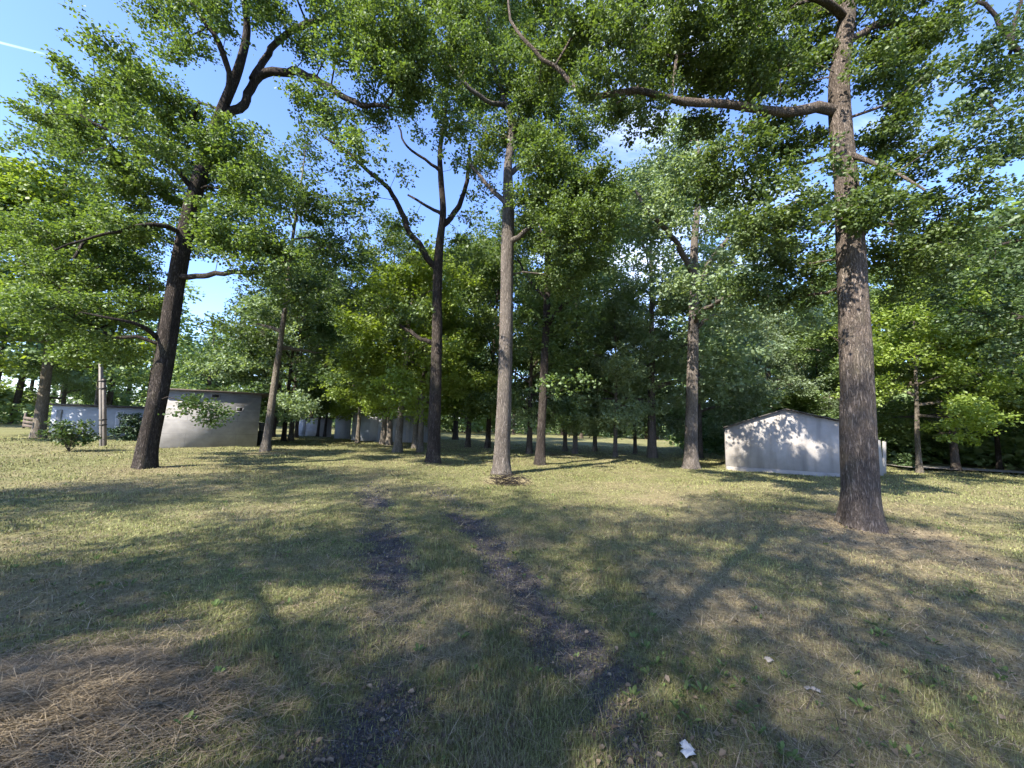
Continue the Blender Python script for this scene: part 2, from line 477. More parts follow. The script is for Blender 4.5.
def MIDX(y):                               # the strip between the ruts
    l, r_ = TRACK_L[np.argsort(TRACK_L[:, 1])], TRACK_R[np.argsort(TRACK_R[:, 1])]
    return (np.interp(y, l[:, 1], l[:, 0]) + np.interp(y, r_[:, 1], r_[:, 0])) / 2
def g_len(x, y, r, g):
    tuft = np.maximum(sstep(0.52, 0.78, fbm(x * 1.1 + 5, y * 1.1, 21, 3)), 0.8 * np.exp(-((x - MIDX(y)) / 0.45) ** 2) * (y < 6))
    return (0.014 + 0.028 * g.random(len(x)) + 0.062 * tuft * g.random(len(x)) ** 1.5) * (1 - 0.35 * dry(x, y)) * (1 + 0.02 * r)
def g_col(x, y, g):
    n = len(x)
    d = np.clip(dry(x, y) * 1.05 + (g.random(n) - 0.5) * 0.5, 0, 1)[:, None]
    gr = np.array([0.158, 0.180, 0.062]) + g.random((n, 1)) * np.array([0.110, 0.100, 0.050])
    gr = gr * (0.65 + 0.75 * fbm(x * 0.8, y * 0.8, 63, 3))[:, None] * (0.45 + 1.0 * g.random((n, 1)) ** 1.3)
    st = np.array([0.31, 0.26, 0.165]) * (0.55 + 0.8 * g.random((n, 1)))
    c = gr * (1 - d) + st * d
    dead = g.random(n) < 0.16
    c[dead] = np.array([0.17, 0.135, 0.088]) * (0.45 + 1.0 * g.random((int(dead.sum()), 1)))
    return c
def g_keep(x, y, g):
    d = dry(x, y); t = track(x, y)
    return g.random(len(x)) < (1 - 0.5 * d) * (1 - 0.86 * t)
M_GRASS = vcol_mat('grass_blade', rough=0.6, transl=0.35, spec=0.25, var=0.12)
A = blades('grass', 850000, 1.3, 34, 1.25, 11, g_len, lambda r, g: (0.0022 + 0.0024 * g.random(len(r))) * np.maximum(1, r / 3.0), lambda g, n: np.minimum(np.abs(g.normal(0, 1.1, n)), 1.48), g_col, g_keep)
grass = link('grass', mesh_np('grass', A[0], [(A[1], 0), (A[2], 0)], [M_GRASS], False, {'col': A[3]}))
tag(grass, 'short patchy mown grass covering the park floor', 'grass', kind='stuff')

A = blades('straw', 110000, 1.3, 16, 1.3, 12, lambda x, y, r, g: 0.05 + 0.13 * g.random(len(x)), lambda r, g: (0.0018 + 0.002 * g.random(len(r))) * np.maximum(1, r / 2.8),
           lambda g, n: np.pi / 2 - np.abs(g.normal(0, 0.16, n)),
           lambda x, y, g: np.array([0.36, 0.30, 0.205]) * (0.35 + 0.9 * g.random((len(x), 1))),
           lambda x, y, g: g.random(len(x)) < 0.22 + 0.78 * dry(x, y) - 0.25 * track(x, y), lift=0.012)
straw_o = link('straw', mesh_np('straw', A[0], [(A[1], 0), (A[2], 0)], [M_GRASS], False, {'col': A[3]}))
tag(straw_o, 'dry mown straw lying over the grass', 'straw', kind='stuff')

# raked-up hay at the near left, and fallen twigs all over
hx, hy = hit(48, 712)
def hay_h(x, y): return 0.10 * np.exp(-(((x - hx) / 0.75) ** 2 + ((y - hy) / 0.42) ** 2))
g_ = np.random.default_rng(8); nh = 17000
x_, y_ = hx + g_.normal(0, 0.40, nh), hy + g_.normal(0, 0.25, nh)
az_ = g_.normal(0.35, 0.7, nh); ti_ = g_.normal(0, 0.22, nh); L_ = 0.06 + 0.14 * g_.random(nh)
d_ = np.stack([np.cos(az_) * np.cos(ti_), np.sin(az_) * np.cos(ti_), np.sin(ti_)], 1) * L_[:, None] / 2
w_ = np.stack([-np.sin(az_), np.cos(az_), 0 * az_], 1) * 0.0014
c_ = np.stack([x_, y_, gz(x_, y_) + 0.015 + hay_h(x_, y_) * g_.random(nh)], 1)
k_ = np.arange(nh) * 4
hay = link('hay', mesh_np('hay', np.stack([c_ - d_ - w_, c_ - d_ + w_, c_ + d_ + w_, c_ + d_ - w_], 1).reshape(-1, 3), [(np.stack([k_, k_ + 1, k_ + 2, k_ + 3], 1), 0)], [M_GRASS], False,
           {'col': np.repeat(np.array([0.33, 0.27, 0.18]) * (0.3 + 0.9 * g_.random((nh, 1))), 4, 0)}))
tag(hay, 'loose heap of mown hay at the near left', 'hay', kind='stuff')
A = blades('twigs', 900, 1.4, 16, 1.2, 19, lambda x, y, r, g: 0.06 + 0.26 * g.random(len(x)) ** 2, lambda r, g: (0.004 + 0.004 * g.random(len(r))) * np.maximum(1, r / 5),
           lambda g, n: np.pi / 2 - np.abs(g.normal(0, 0.10, n)), lambda x, y, g: np.array([0.095, 0.075, 0.058]) * (0.5 + 0.9 * g.random((len(x), 1))), lambda x, y, g: g.random(len(x)) < 0.9, lift=0.02)
tw = link('fallen_twigs', mesh_np('fallen_twigs', A[0], [(A[1], 0), (A[2], 0)], [M_GRASS], False, {'col': A[3]})); tag(tw, 'dark fallen twigs strewn over the grass', 'twigs', kind='stuff')

# broad-leaved weeds, in small rosettes
def leaf_cards(pos, axis, nrm, L, W, lobed=True, fold=0.25):
    """one folded leaf per row; returns verts, quads"""
    side = np.cross(nrm, axis); side /= np.linalg.norm(side, axis=1)[:, None] + 1e-9
    nrm = np.cross(axis, side)
    L = L[:, None]; W = W[:, None]
    if lobed:
        b = pos; t = pos + axis * L
        l1 = pos + axis * L * 0.30 - side * W * 0.42 + nrm * W * fold
        l2 = pos + axis * L * 0.72 - side * W * 0.55 + nrm * W * fold
        r1 = pos + axis * L * 0.30 + side * W * 0.42 + nrm * W * fold
        r2 = pos + axis * L * 0.72 + side * W * 0.55 + nrm * W * fold
        V = np.stack([b, t, l1, l2, r1, r2], 1).reshape(-1, 3)
        k = np.arange(len(pos)) * 6
        return V, np.concatenate([np.stack([k, k + 1, k + 3, k + 2], 1), np.stack([k, k + 4, k + 5, k + 1], 1)])
    b = pos; t = pos + axis * L
    l = pos + axis * L * 0.5 - side * W * 0.5; r = pos + axis * L * 0.5 + side * W * 0.5
    V = np.stack([b, r, t, l], 1).reshape(-1, 3)
    k = np.arange(len(pos)) * 4
    return V, np.stack([k, k + 1, k + 2, k + 3], 1)
def rep(a, n): return np.repeat(a, n, 0)
x, y, r, g = scatter(3600, 1.3, 14, 1.4, 15)
k = g.random(len(x)) < sstep(0.48, 0.66, fbm(x * 0.8, y * 0.8, 91, 3)) * (1 - 0.5 * dry(x, y)) * (1 - 0.8 * track(x, y)) * 0.6 + 0.04
x, y, r = x[k], y[k], r[k]
nl = 6
az = g.random(len(x) * nl) * 2 * np.pi; tilt = 0.25 + 0.8 * g.random(len(x) * nl)
ax = np.stack([np.cos(az) * np.cos(tilt), np.sin(az) * np.cos(tilt), np.sin(tilt)], 1)
nn = np.stack([-np.cos(az) * np.sin(tilt), -np.sin(az) * np.sin(tilt), np.cos(tilt)], 1)
sz = rep(0.6 + 0.9 * g.random(len(x)) ** 2, nl) * (0.7 + 0.6 * g.random(len(x) * nl))
pos = np.stack([rep(x, nl), rep(y, nl), rep(gz(x, y), nl) + 0.01], 1) + ax * 0.02
V, Q = leaf_cards(pos, ax, nn, 0.036 * sz, 0.015 * sz)
wc = np.array([0.105, 0.150, 0.045]) * (0.6 + 0.8 * g.random((len(pos), 1)))
weeds = link('weeds', mesh_np('weeds', V, [(Q, 0)], [M_GRASS], False, {'col': np.repeat(wc, 6, 0)}))
tag(weeds, 'broad leaved low weeds among the grass', 'weeds', kind='stuff')

# dead leaves and bits of bark
x, y, r, g = scatter(11000, 1.3, 18, 1.3, 16)
k = g.random(len(x)) < 0.35 + 0.5 * dry(x, y) + 0.4 * track(x, y)
x, y = x[k], y[k]
for fx_, fy_, nn_, rr_ in ((862, 530, 900, .75), (501, 475, 350, .5), (145, 469, 350, .6), (433, 464, 250, .5), (691, 470, 300, .6)):   # leaves gathered at the feet of the trunks
    cb_ = hit(fx_, fy_); x = np.r_[x, cb_[0] + g.normal(0, rr_, nn_)]; y = np.r_[y, cb_[1] + g.normal(0, rr_, nn_)]
n = len(x)
az = g.random(n) * 2 * np.pi; ti = g.normal(0, 0.35, n)
ax = np.stack([np.cos(az) * np.cos(ti), np.sin(az) * np.cos(ti), np.sin(ti)], 1)
nn = np.stack([g.normal(0, 0.4, n), g.normal(0, 0.4, n), np.ones(n)], 1); nn /= np.linalg.norm(nn, axis=1)[:, None]
s = 0.012 + 0.034 * g.random(n) ** 2.2
V, Q = leaf_cards(np.stack([x, y, gz(x, y) + 0.018], 1), ax, nn, s, s * 0.62, True, 0.35)
dc = np.array([0.27, 0.21, 0.145]) * (0.2 + 0.95 * g.random((n, 1)) ** 1.3)
litter = link('dead_leaves', mesh_np('dead_leaves', V, [(Q, 0)], [M_GRASS], False, {'col': np.repeat(dc, 6, 0)}))
tag(litter, 'curled brown dead leaves scattered on grass and tracks', 'dead leaves', kind='stuff')

# bluish chippings in the wheel tracks
x, y, r, g = scatter(260000, 1.3, 11, 1.5, 17)
k = g.random(len(x)) < track(x, y) * 0.9
x, y, r = x[k], y[k], r[k]; n = len(x)
s = (0.003 + 0.009 * g.random(n) ** 2) * np.maximum(1, r / 3)
base = np.stack([x, y, gz(x, y) + s * 0.25], 1)
d = g.normal(0, 1, (n, 4, 3)) * np.array([1, 1, 0.75]); d /= np.linalg.norm(d, axis=2)[:, :, None]
V = (base[:, None, :] + d * s[:, None, None]).reshape(-1, 3)
k4 = np.arange(n) * 4
T = np.concatenate([np.stack([k4 + a, k4 + b, k4 + c], 1) for a, b, c in ((0, 1, 2), (0, 2, 3), (0, 3, 1), (1, 3, 2))])
pc = np.array([0.105, 0.103, 0.110]) * (0.35 + 1.1 * g.random((n, 1)) ** 1.5)
M_STONE = vcol_mat('chipping', rough=0.85, spec=0.3, var=0.2)
gravel = link('gravel', mesh_np('gravel', V, [(T, 0)], [M_STONE], False, {'col': np.repeat(pc, 4, 0)}))
tag(gravel, 'dark bluish stone chippings in the wheel tracks', 'gravel', kind='stuff')

# ------------------------------------------------------------------ path far right
PATH_PTS = [(893, 467.5), (960, 470.5), (1024, 474.5), (1120, 481)]
pa = np.array([hit(*p) for p in PATH_PTS]); pa = np.concatenate([pa, [pa[-1] + (pa[-1] - pa[-2]) * 1.5]])
pd = np.gradient(pa, axis=0); pd /= np.linalg.norm(pd, axis=1)[:, None]; pn = np.stack([-pd[:, 1], pd[:, 0]], 1)
mb = MB()
for i in range(len(pa) - 1):
    a, b = pa[i], pa[i + 1]; wa, wb = pn[i] * 1.1, pn[i + 1] * 1.1
    quad = [(*(a - wa), 0), (*(b - wb), 0), (*(b + wb), 0), (*(a + wa), 0)]
    mb.add([(q[0], q[1], 0.11) for q in quad], [[0, 1, 2, 3]])
M_PATH = surf_mat('path_gravel', (0.20, 0.18, 0.16), (0.30, 0.28, 0.25), 6)
path = link('path', mb.mesh('path', M_PATH))
tag(path, 'pale gravel path along the dark wood edge', 'path', kind='structure')

# ------------------------------------------------------------------ garages and pale buildings
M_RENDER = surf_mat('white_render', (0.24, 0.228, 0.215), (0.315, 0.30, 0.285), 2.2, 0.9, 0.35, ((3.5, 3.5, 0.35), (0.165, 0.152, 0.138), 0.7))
M_CONC = surf_mat('grey_concrete', (0.15, 0.15, 0.158), (0.25, 0.25, 0.258), 1.6, 0.9, 0.5, ((0.5, 0.5, 2.6), (0.22, 0.22, 0.23), 0.55))
M_ROOF = surf_mat('dark_roof_felt', (0.050, 0.045, 0.042), (0.085, 0.075, 0.07), 4, 0.9, 0.5)
M_RUST = surf_mat('rusty_brown_edge', (0.055, 0.045, 0.040), (0.095, 0.078, 0.068), 5, 0.85, 0.4)
M_DARK = surf_mat('vent_shade_dark_parts', (0.012, 0.012, 0.013), (0.02, 0.02, 0.02), 3, 0.8, 0.1)  # near-black: painted vent shade, also bin feet and post bands
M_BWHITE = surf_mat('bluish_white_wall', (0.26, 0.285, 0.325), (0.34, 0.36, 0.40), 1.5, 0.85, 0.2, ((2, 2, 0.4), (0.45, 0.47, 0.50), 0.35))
M_WOODP = surf_mat('weathered_pale_wood', (0.13, 0.12, 0.108), (0.21, 0.195, 0.178), 5, 0.85, 0.4, ((20, 20, 0.8), (0.16, 0.14, 0.12), 0.5))
M_BOARD = surf_mat('grey_brown_board', (0.07, 0.055, 0.045), (0.12, 0.10, 0.085), 5, 0.85, 0.4)
M_CREAM = surf_mat('cream_board', (0.22, 0.21, 0.195), (0.30, 0.29, 0.27), 5, 0.7, 0.2)

def v3(p, z): return np.array([p[0], p[1], z])
def block_mat(name, c1, c2, mortar, along, bw, bh):
    mt = surf_mat(name, c1, c2, 1.6, 0.9, 0.5, ((0.6, 0.6, 2.2), tuple(c * 0.6 for c in c1), 0.75))
    N, L = mt.node_tree.nodes, mt.node_tree.links
    bs = next(n for n in N if n.type == 'BSDF_PRINCIPLED'); src = bs.inputs['Base Color'].links[0].from_socket
    tcn = next(n for n in N if n.type == 'TEX_COORD')
    dt = N.new('ShaderNodeVectorMath'); dt.operation = 'DOT_PRODUCT'; dt.inputs[1].default_value = (along[0], along[1], 0); L.new(tcn.outputs['Object'], dt.inputs[0])
    sp = N.new('ShaderNodeSeparateXYZ'); L.new(tcn.outputs['Object'], sp.inputs[0])
    cb = N.new('ShaderNodeCombineXYZ'); L.new(dt.outputs['Value'], cb.inputs[0]); L.new(sp.outputs['Z'], cb.inputs[1])
    br = N.new('ShaderNodeTexBrick'); br.inputs['Scale'].default_value = 1; br.inputs['Brick Width'].default_value = bw; br.inputs['Row Height'].default_value = bh
    br.inputs['Mortar Size'].default_value = 0.008; br.inputs['Mortar Smooth'].default_value = 0.6
    br.inputs['Color1'].default_value = (0.92, 0.92, 0.92, 1); br.inputs['Color2'].default_value = (1.08, 1.08, 1.08, 1); br.inputs['Mortar'].default_value = (mortar,) * 3 + (1,)
    L.new(cb.outputs[0], br.inputs['Vector'])
    mx = N.new('ShaderNodeMix'); mx.data_type = 'RGBA'; mx.blend_type = 'MULTIPLY'; mx.inputs['Factor'].default_value = 1
    L.new(src, mx.inputs['A']); L.new(br.outputs['Color'], mx.inputs['B']); L.new(mx.outputs['Result'], bs.inputs['Base Color'])
    return mt
# --- white gabled garage on the right
g_l = hit(726, 470.2); g_m = hit(840, 478.2)
du = (g_m - g_l) / np.linalg.norm(g_m - g_l); dn = np.array([-du[1], du[0]])     # dn points away from the camera
def gp(u, v): return g_l + du * u + dn * v
def on_front(px, py):                               # (u, z) where the view ray meets the gable
    d = ray(px, py); k = (g_l @ dn) / (d[:2] @ dn); return float((d[:2] * k - g_l) @ du), float(CAM_H + d[2] * k)
DEP = 5.5
db = np.array([dn[0] * math.cos(R(5)) + dn[1] * math.sin(R(5)), -dn[0] * math.sin(R(5)) + dn[1] * math.cos(R(5))])   # the row of garages runs a little askew
(_, z_e), (u_p, z_p), (u_m, z_m) = on_front(725, 427.5), on_front(785, 409.8), on_front(840, 421.8)
W_ = u_m + 0.45
z_r = z_p - (z_p - z_m) / (u_m - u_p) * (W_ - u_p)
root = link('white_garage', None, None, (*g_l, 0)); root.empty_display_size = 0.3
tag(root, 'low white rendered garage with a shallow gabled roof, dappled by leaf shadow', 'garage')
o3 = np.array([g_l[0], g_l[1], 0])
mb = MB()
prof = [(0, -0.3), (W_, -0.3), (W_, z_r), (u_p, z_p), (0, z_e)]
mb.prism([v3(gp(u, 0), z) - o3 for u, z in prof], v3(db * DEP, 0))
link('wall', mb.mesh('garage_wall', M_RENDER), root)
mb = MB()
for (ua, za, ub, zb) in ((-0.06, z_e - 0.018, u_p, z_p + 0.004), (u_p, z_p + 0.004, W_ + 0.22, z_r - 0.03)):
    t = 0.045
    q = [v3(gp(ua, -0.14), za + .004), v3(gp(ub, -0.14), zb + .004), v3(gp(ub, -0.14), zb + t), v3(gp(ua, -0.14), za + t)]
    mb.prism([p - o3 for p in q], v3(db * (DEP + 0.3), 0))
link('roof', mb.mesh('garage_roof', M_ROOF), root)
mb = MB()                                          # plinth, a little proud of the wall
mb.prism([v3(gp(u, -0.03), z) - o3 for u, z in ((0.02, -0.2), (W_ - 0.02, -0.2), (W_ - 0.02, 0.17), (0.02, 0.17))], v3(dn * 0.027, 0))
link('plinth', mb.mesh('garage_plinth', surf_mat('cement_plinth', (0.19, 0.178, 0.165), (0.27, 0.255, 0.235), 3, 0.9, 0.5)), root)
# cream boards leaning on its right end
for i, (pb, pt, wd) in enumerate((((881.5, 475.5), (878.2, 440), 0.20), ((884.5, 474), (884.2, 441.5), 0.17))):
    b = hit(*pb); B = v3(b, gz(*b)); T = at(pt[0], pt[1], b[1] + 0.10)
    ax = T - B; Lb = np.linalg.norm(ax); ax /= Lb
    s = np.array([1, 0.15, 0]); s -= ax * (s @ ax); s /= np.linalg.norm(s); nrm = np.cross(ax, s)
    mb = MB(); mb.box(ax * Lb / 2, wd, 0.03, Lb, [s, nrm, ax])
    o = link('leaning_board', mb.mesh('leaning_board', M_CREAM, bevel=0.004), None, tuple(B))
    tag(o, ('longer cream board leaning against the right end of the white garage', 'shorter cream board leaning beside the longer one at the garage end')[i], 'board', 'boards leaning by the garage')

# --- grey flat roofed garage on the left
l_l = hit(156, 447.6); l_r = hit(256.5, 447.0)
du = (l_r - l_l) / np.linalg.norm(l_r - l_l); dn = np.array([-du[1], du[0]])
Wl = np.linalg.norm(l_r - l_l)
zt = at(258, 394.0, l_r[1])[2]; ztl = at(160, 389.5, l_l[1])[2]
root = link('grey_garage', None, None, (*l_l, 0)); root.empty_display_size = 0.3
tag(root, 'grey concrete flat roofed garage behind the leaning oak', 'garage')
o3 = v3(l_l, 0)
def lp(u, v): return l_l + du * u + dn * v
mb = MB(); mb.prism([v3(lp(u, 0), z) - o3 for u, z in ((0, -0.3), (Wl, -0.3), (Wl, zt), (0, ztl))], v3(dn * 5.5, 0))
wall = link('wall', mb.mesh('grey_garage_wall', block_mat('grey_panel_wall', (0.175, 0.172, 0.17), (0.285, 0.28, 0.275), 0.62, du, 1.9, 0.62)), root)
mb = MB(); mb.prism([v3(lp(u, -0.12), z) - o3 for u, z in ((-0.3, ztl + .004), (Wl + 0.42, zt - .02), (Wl + 0.42, zt + 0.05), (-0.3, ztl + 0.075))], v3(dn * 5.9, 0))
link('roof', mb.mesh('grey_garage_roof', M_RUST), root)
def on_wall(px, py):                                # (u, z) of a pixel on that wall
    best = min(np.linspace(0, Wl, 400), key=lambda u: abs(((lambda P: 512 + F * (P @ rt) / (P @ fw))(v3(lp(u, 0), 1.6) - np.array([0, 0, CAM_H]))) - px))
    return best, at(px, py, lp(best, 0)[1])[2]
for px, py, w, h in ((213.5, 395.8, 0.26, 0.13), (239.5, 409.5, 0.22, 0.16)):
    u, z = on_wall(px, py)
    mb = MB()
    c = lambda uu, vv, zz: v3(lp(uu, vv), zz) - o3
    for (a0, a1, b0, b1) in ((u - w / 2 - .03, u + w / 2 + .03, z - h / 2 - .03, z - h / 2), (u - w / 2 - .03, u + w / 2 + .03, z + h / 2, z + h / 2 + .03), (u - w / 2 - .03, u - w / 2, z - h / 2, z + h / 2), (u + w / 2, u + w / 2 + .03, z - h / 2, z + h / 2)):
        mb.prism([c(a0, -.022, b0), c(a1, -.022, b0), c(a1, -.022, b1), c(a0, -.022, b1)], v3(dn * 0.02, 0))
    fr = link('vent', mb.mesh('vent_frame', M_CONC), root)
    mb = MB(); mb.prism([c(u - w / 2, -.006, z - h / 2), c(u + w / 2, -.006, z - h / 2), c(u + w / 2, -.006, z + h / 2), c(u - w / 2, -.006, z + h / 2)], v3(dn * 0.004, 0))
    link('vent_shade_sheet', mb.mesh('vent_shade_sheet', M_DARK), fr)  # sheet on the solid wall, coloured as the shade inside the vent

# --- simple pale sheds and walls far off: wall, roof, door, plinth
def pale_shed(name, label, pl, pr, dep, h, mat, roofmat=M_ROOF, doors=(), rise=0.0, over=0.2, group=None):
    a, b = hit(*pl), hit(*pr)
    du = (b - a) / np.linalg.norm(b - a); dn = b / np.linalg.norm(b); W = np.linalg.norm(b - a)   # rows run askew, away from the lawn
    o3 = v3(a, 0); q = lambda u, v, z: v3(a + du * u + dn * v, z) - o3
    root = link(name, None, None, tuple(o3)); root.empty_display_size = 0.3
    tag(root, label, 'shed', group)
    mb = MB(); mb.prism([q(0, 0, -0.3), q(W, 0, -0.3), q(W, 0, h), q(W / 2, 0, h + rise), q(0, 0, h)] if rise else [q(0, 0, -0.3), q(W, 0, -0.3), q(W, 0, h), q(0, 0, h)], v3(dn * dep, 0))
    link('wall', mb.mesh(name + '_wall', mat), root)
    mb = MB()
    pr_ = [(-over, h - over * rise * 2 / max(W, .1)), (W / 2, h + rise), (W + over, h - over * rise * 2 / max(W, .1))] if rise else [(-over, h), (W + over, h)]
    mb.prism([q(u, -over, z + .004) for u, z in pr_] + [q(u, -over, z + 0.12) for u, z in pr_[::-1]], v3(dn * (dep + 2 * over), 0))
    link('roof', mb.mesh(name + '_roof', roofmat), root)
    for f0, f1, zd in doors:
        mb = MB(); mb.prism([q(W * f0, -.035, 0.05), q(W * f1, -.035, 0.05), q(W * f1, -.035, zd), q(W * f0, -.035, zd)], v3(dn * 0.032, 0))
        for k in range(1, 6):
            u = W * (f0 + (f1 - f0) * k / 6)
            mb.prism([q(u - .015, -.05, 0.08), q(u + .015, -.05, 0.08), q(u + .015, -.05, zd - .03), q(u - .015, -.05, zd - .03)], v3(dn * 0.014, 0))
        link('door', mb.mesh(name + '_door', surf_mat('grey_door', (0.36, 0.37, 0.40), (0.46, 0.47, 0.50), 3)), root)
    return root
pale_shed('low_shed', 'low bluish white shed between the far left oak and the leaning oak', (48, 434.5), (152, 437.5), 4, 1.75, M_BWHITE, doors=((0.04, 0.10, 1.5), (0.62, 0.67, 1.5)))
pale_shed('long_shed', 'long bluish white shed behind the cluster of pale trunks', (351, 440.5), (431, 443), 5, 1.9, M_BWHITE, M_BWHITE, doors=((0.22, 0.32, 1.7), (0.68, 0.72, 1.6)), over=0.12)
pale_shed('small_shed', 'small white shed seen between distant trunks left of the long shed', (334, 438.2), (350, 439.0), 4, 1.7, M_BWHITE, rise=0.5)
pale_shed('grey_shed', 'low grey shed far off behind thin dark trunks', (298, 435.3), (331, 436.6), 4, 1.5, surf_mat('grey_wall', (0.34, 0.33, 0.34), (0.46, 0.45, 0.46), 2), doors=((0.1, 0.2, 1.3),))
pale_shed('lean_to_shed', 'pale lean to shed behind the right end of the grey garage', (257.5, 441.5), (266, 442), 2, 1.0, M_RENDER, M_RENDER, over=0.05)

# dark bin just right of the grey garage
b = hit(259.8, 445.6); mb = MB()
mb.prism([(-.22, -.2, 0.06), (.22, -.2, 0.06), (.26, -.24, 0.72), (-.26, -.24, 0.72)], (0, 0.44, 0))
o = link('rubbish_bin', None, None, (*b, gz(*b))); o.scale = (0.62, 0.62, 0.95); tag(o, 'dark green rubbish bin in the gap right of the grey garage', 'bin')
M_BIN = surf_mat('dark_green_plastic', (0.010, 0.015, 0.013), (0.018, 0.026, 0.022), 4, 0.5, 0.1)
link('body', mb.mesh('bin_body', M_BIN, bevel=0.015), o)
mb = MB(); mb.box((0, 0, 0.755), 0.58, 0.54, 0.06); mb.box((0, 0, 0.80), 0.42, 0.40, 0.03)
link('lid', mb.mesh('bin_lid', M_BIN, bevel=0.01), o)
for x_ in (-.15, .15):
    mb = MB(); mb.box((x_, 0, 0.03), 0.06, 0.3, 0.07); link('foot', mb.mesh('bin_foot', M_DARK), o)

# weathered board fence behind the far left oak
a, b = hit(22, 428.5), hit(34, 429.5)
o3 = v3(a, gz(*a)); du = b - a
fence = link('board_fence', None, None, tuple(o3)); tag(fence, 'short weathered board fence left of the far left oak trunk', 'fence')
for k in range(3):
    mb = MB(); z = 0.15 + k * 0.27
    mb.prism([np.array([0, -.03, z]), np.array([du[0], du[1] - .03, z - 0.1]), np.array([du[0], du[1] - .03, z + 0.1]), np.array([0, -.03, z + 0.2])], (0, 0.03, 0))
    link('board', mb.mesh('fence_board', M_BOARD), fence)
for t in (0.04, 0.96):
    mb = MB(); mb.box((du[0] * t, du[1] * t + .05, 0.55), 0.09, 0.09, 1.2)
    link('post', mb.mesh('fence_post', M_BOARD), fence)
# grey utility post: two timbers strapped to a stub
b = hit(103, 445.5); top = at(102.2, 360.5, b[1]); h = top[2]
post = link('timber_post', None, None, (*b, gz(*b))); post.rotation_euler = (0, math.atan2(top[0] - b[0], h), 0); tag(post, 'tall weathered timber post strapped with dark bands left of the leaning oak', 'post')
mb = MB(); mb.box((-0.055, 0, h / 2 - .1), 0.10, 0.13, h + .2)
link('timber', mb.mesh('post_timber', M_WOODP, bevel=0.012), post)
mb = MB(); mb.box((0.055, 0.02, h * 0.41 - .1), 0.11, 0.12, h * 0.82)
link('brace', mb.mesh('post_brace', surf_mat('dark_weathered_wood', (0.085, 0.075, 0.068), (0.15, 0.135, 0.12), 5, 0.85, 0.4), bevel=0.012), post)
for z in (0.25, 0.31, 0.68, 0.77):
    mb = MB()
    mb.box((0, -0.071, z * h), 0.23, 0.010, 0.045); mb.box((0, 0.086, z * h), 0.23, 0.010, 0.045)
    mb.box((-0.111, 0.0075, z * h), 0.010, 0.147, 0.045); mb.box((0.116, 0.0075, z * h), 0.010, 0.147, 0.045)
    link('band', mb.mesh('post_band', M_DARK), post)

# ------------------------------------------------------------------ trees
def resample(pts, rad, step):
    pts = np.asarray(pts, float); rad = np.asarray(rad, float)
    d = np.r_[0, np.cumsum(np.linalg.norm(np.diff(pts, axis=0), axis=1))]
    n = max(2, int(d[-1] / step) + 1)
    # smooth the polyline with Catmull-Rom
    P = np.vstack([2 * pts[0] - pts[1], pts, 2 * pts[-1] - pts[-2]])
    s = np.linspace(0, d[-1], n)
    k = np.clip(np.searchsorted(d, s, 'right') - 1, 0, len(pts) - 2)
    t = ((s - d[k]) / np.maximum(d[k + 1] - d[k], 1e-9))[:, None]
    p0, p1, p2, p3 = P[k], P[k + 1], P[k + 2], P[k + 3]
    q = 0.5 * (2 * p1 + (p2 - p0) * t + (2 * p0 - 5 * p1 + 4 * p2 - p3) * t ** 2 + (3 * p1 - p0 - 3 * p2 + p3) * t ** 3)
    return q, np.interp(s, d, rad)

def tube(pts, rad, n, rough=0.0, flare=0.0, seed=0, cap=True):
    """ring-swept tube; flare widens the root into buttresses"""
    pts = np.asarray(pts, float)
    t = np.gradient(pts, axis=0); t /= np.linalg.norm(t, axis=1)[:, None] + 1e-9
    u = np.zeros_like(pts)
    ref = np.array([1.0, 0, 0]) if abs(t[0][0]) < 0.8 else np.array([0, 1.0, 0])
    u0 = ref - t[0] * (ref @ t[0]); u[0] = u0 / np.linalg.norm(u0)
    for i in range(1, len(pts)):
        w = u[i - 1] - t[i] * (u[i - 1] @ t[i]); u[i] = w / (np.linalg.norm(w) + 1e-9)
    v = np.cross(t, u)
    th = np.arange(n) / n * 2 * np.pi
    rr = np.asarray(rad, float)[:, None] * np.ones(n)[None, :]
    if rough:
        s = np.r_[0, np.cumsum(np.linalg.norm(np.diff(pts, axis=0), axis=1))][:, None]
        cx, cyy = np.cos(th)[None, :] * 2.2, np.sin(th)[None, :] * 2.2
        nzv = fbm(cx + s * 0.7, cyy + s * 0.9, seed + 3, 3) - 0.5
        fine_ = fbm(cx * 4 + s * 0.3, cyy * 4 + 20, seed + 8, 2) - 0.5
        rr = rr * (1 + rough * (nzv * 1.6 + fine_ * 0.5))
        if flare:
            z = s - s.min()
            rr = rr * (1 + flare * np.exp(-z / 0.28) * (0.55 + 0.45 * np.cos(5 * th[None, :] + seed)))
    V = pts[:, None, :] + u[:, None, :] * (np.cos(th)[None, :, None] * rr[:, :, None]) + v[:, None, :] * (np.sin(th)[None, :, None] * rr[:, :, None])
    V = V.reshape(-1, 3)
    m_ = len(pts)
    i = (np.arange(m_ - 1)[:, None] * n + np.arange(n)[None, :]).ravel()
    j = (np.arange(m_ - 1)[:, None] * n + (np.arange(n)[None, :] + 1) % n).ravel()
    return V, np.stack([i, j, j + n, i + n], 1)

class Tubes:
    def __init__(s): s.V = []; s.Q = []; s.n = 0
    def add(s, V, Q): s.V.append(V); s.Q.append(Q + s.n); s.n += len(V)
    def mesh(s, name, mat): return mesh_np(name, np.concatenate(s.V), [(np.concatenate(s.Q), 0)], [mat], True)

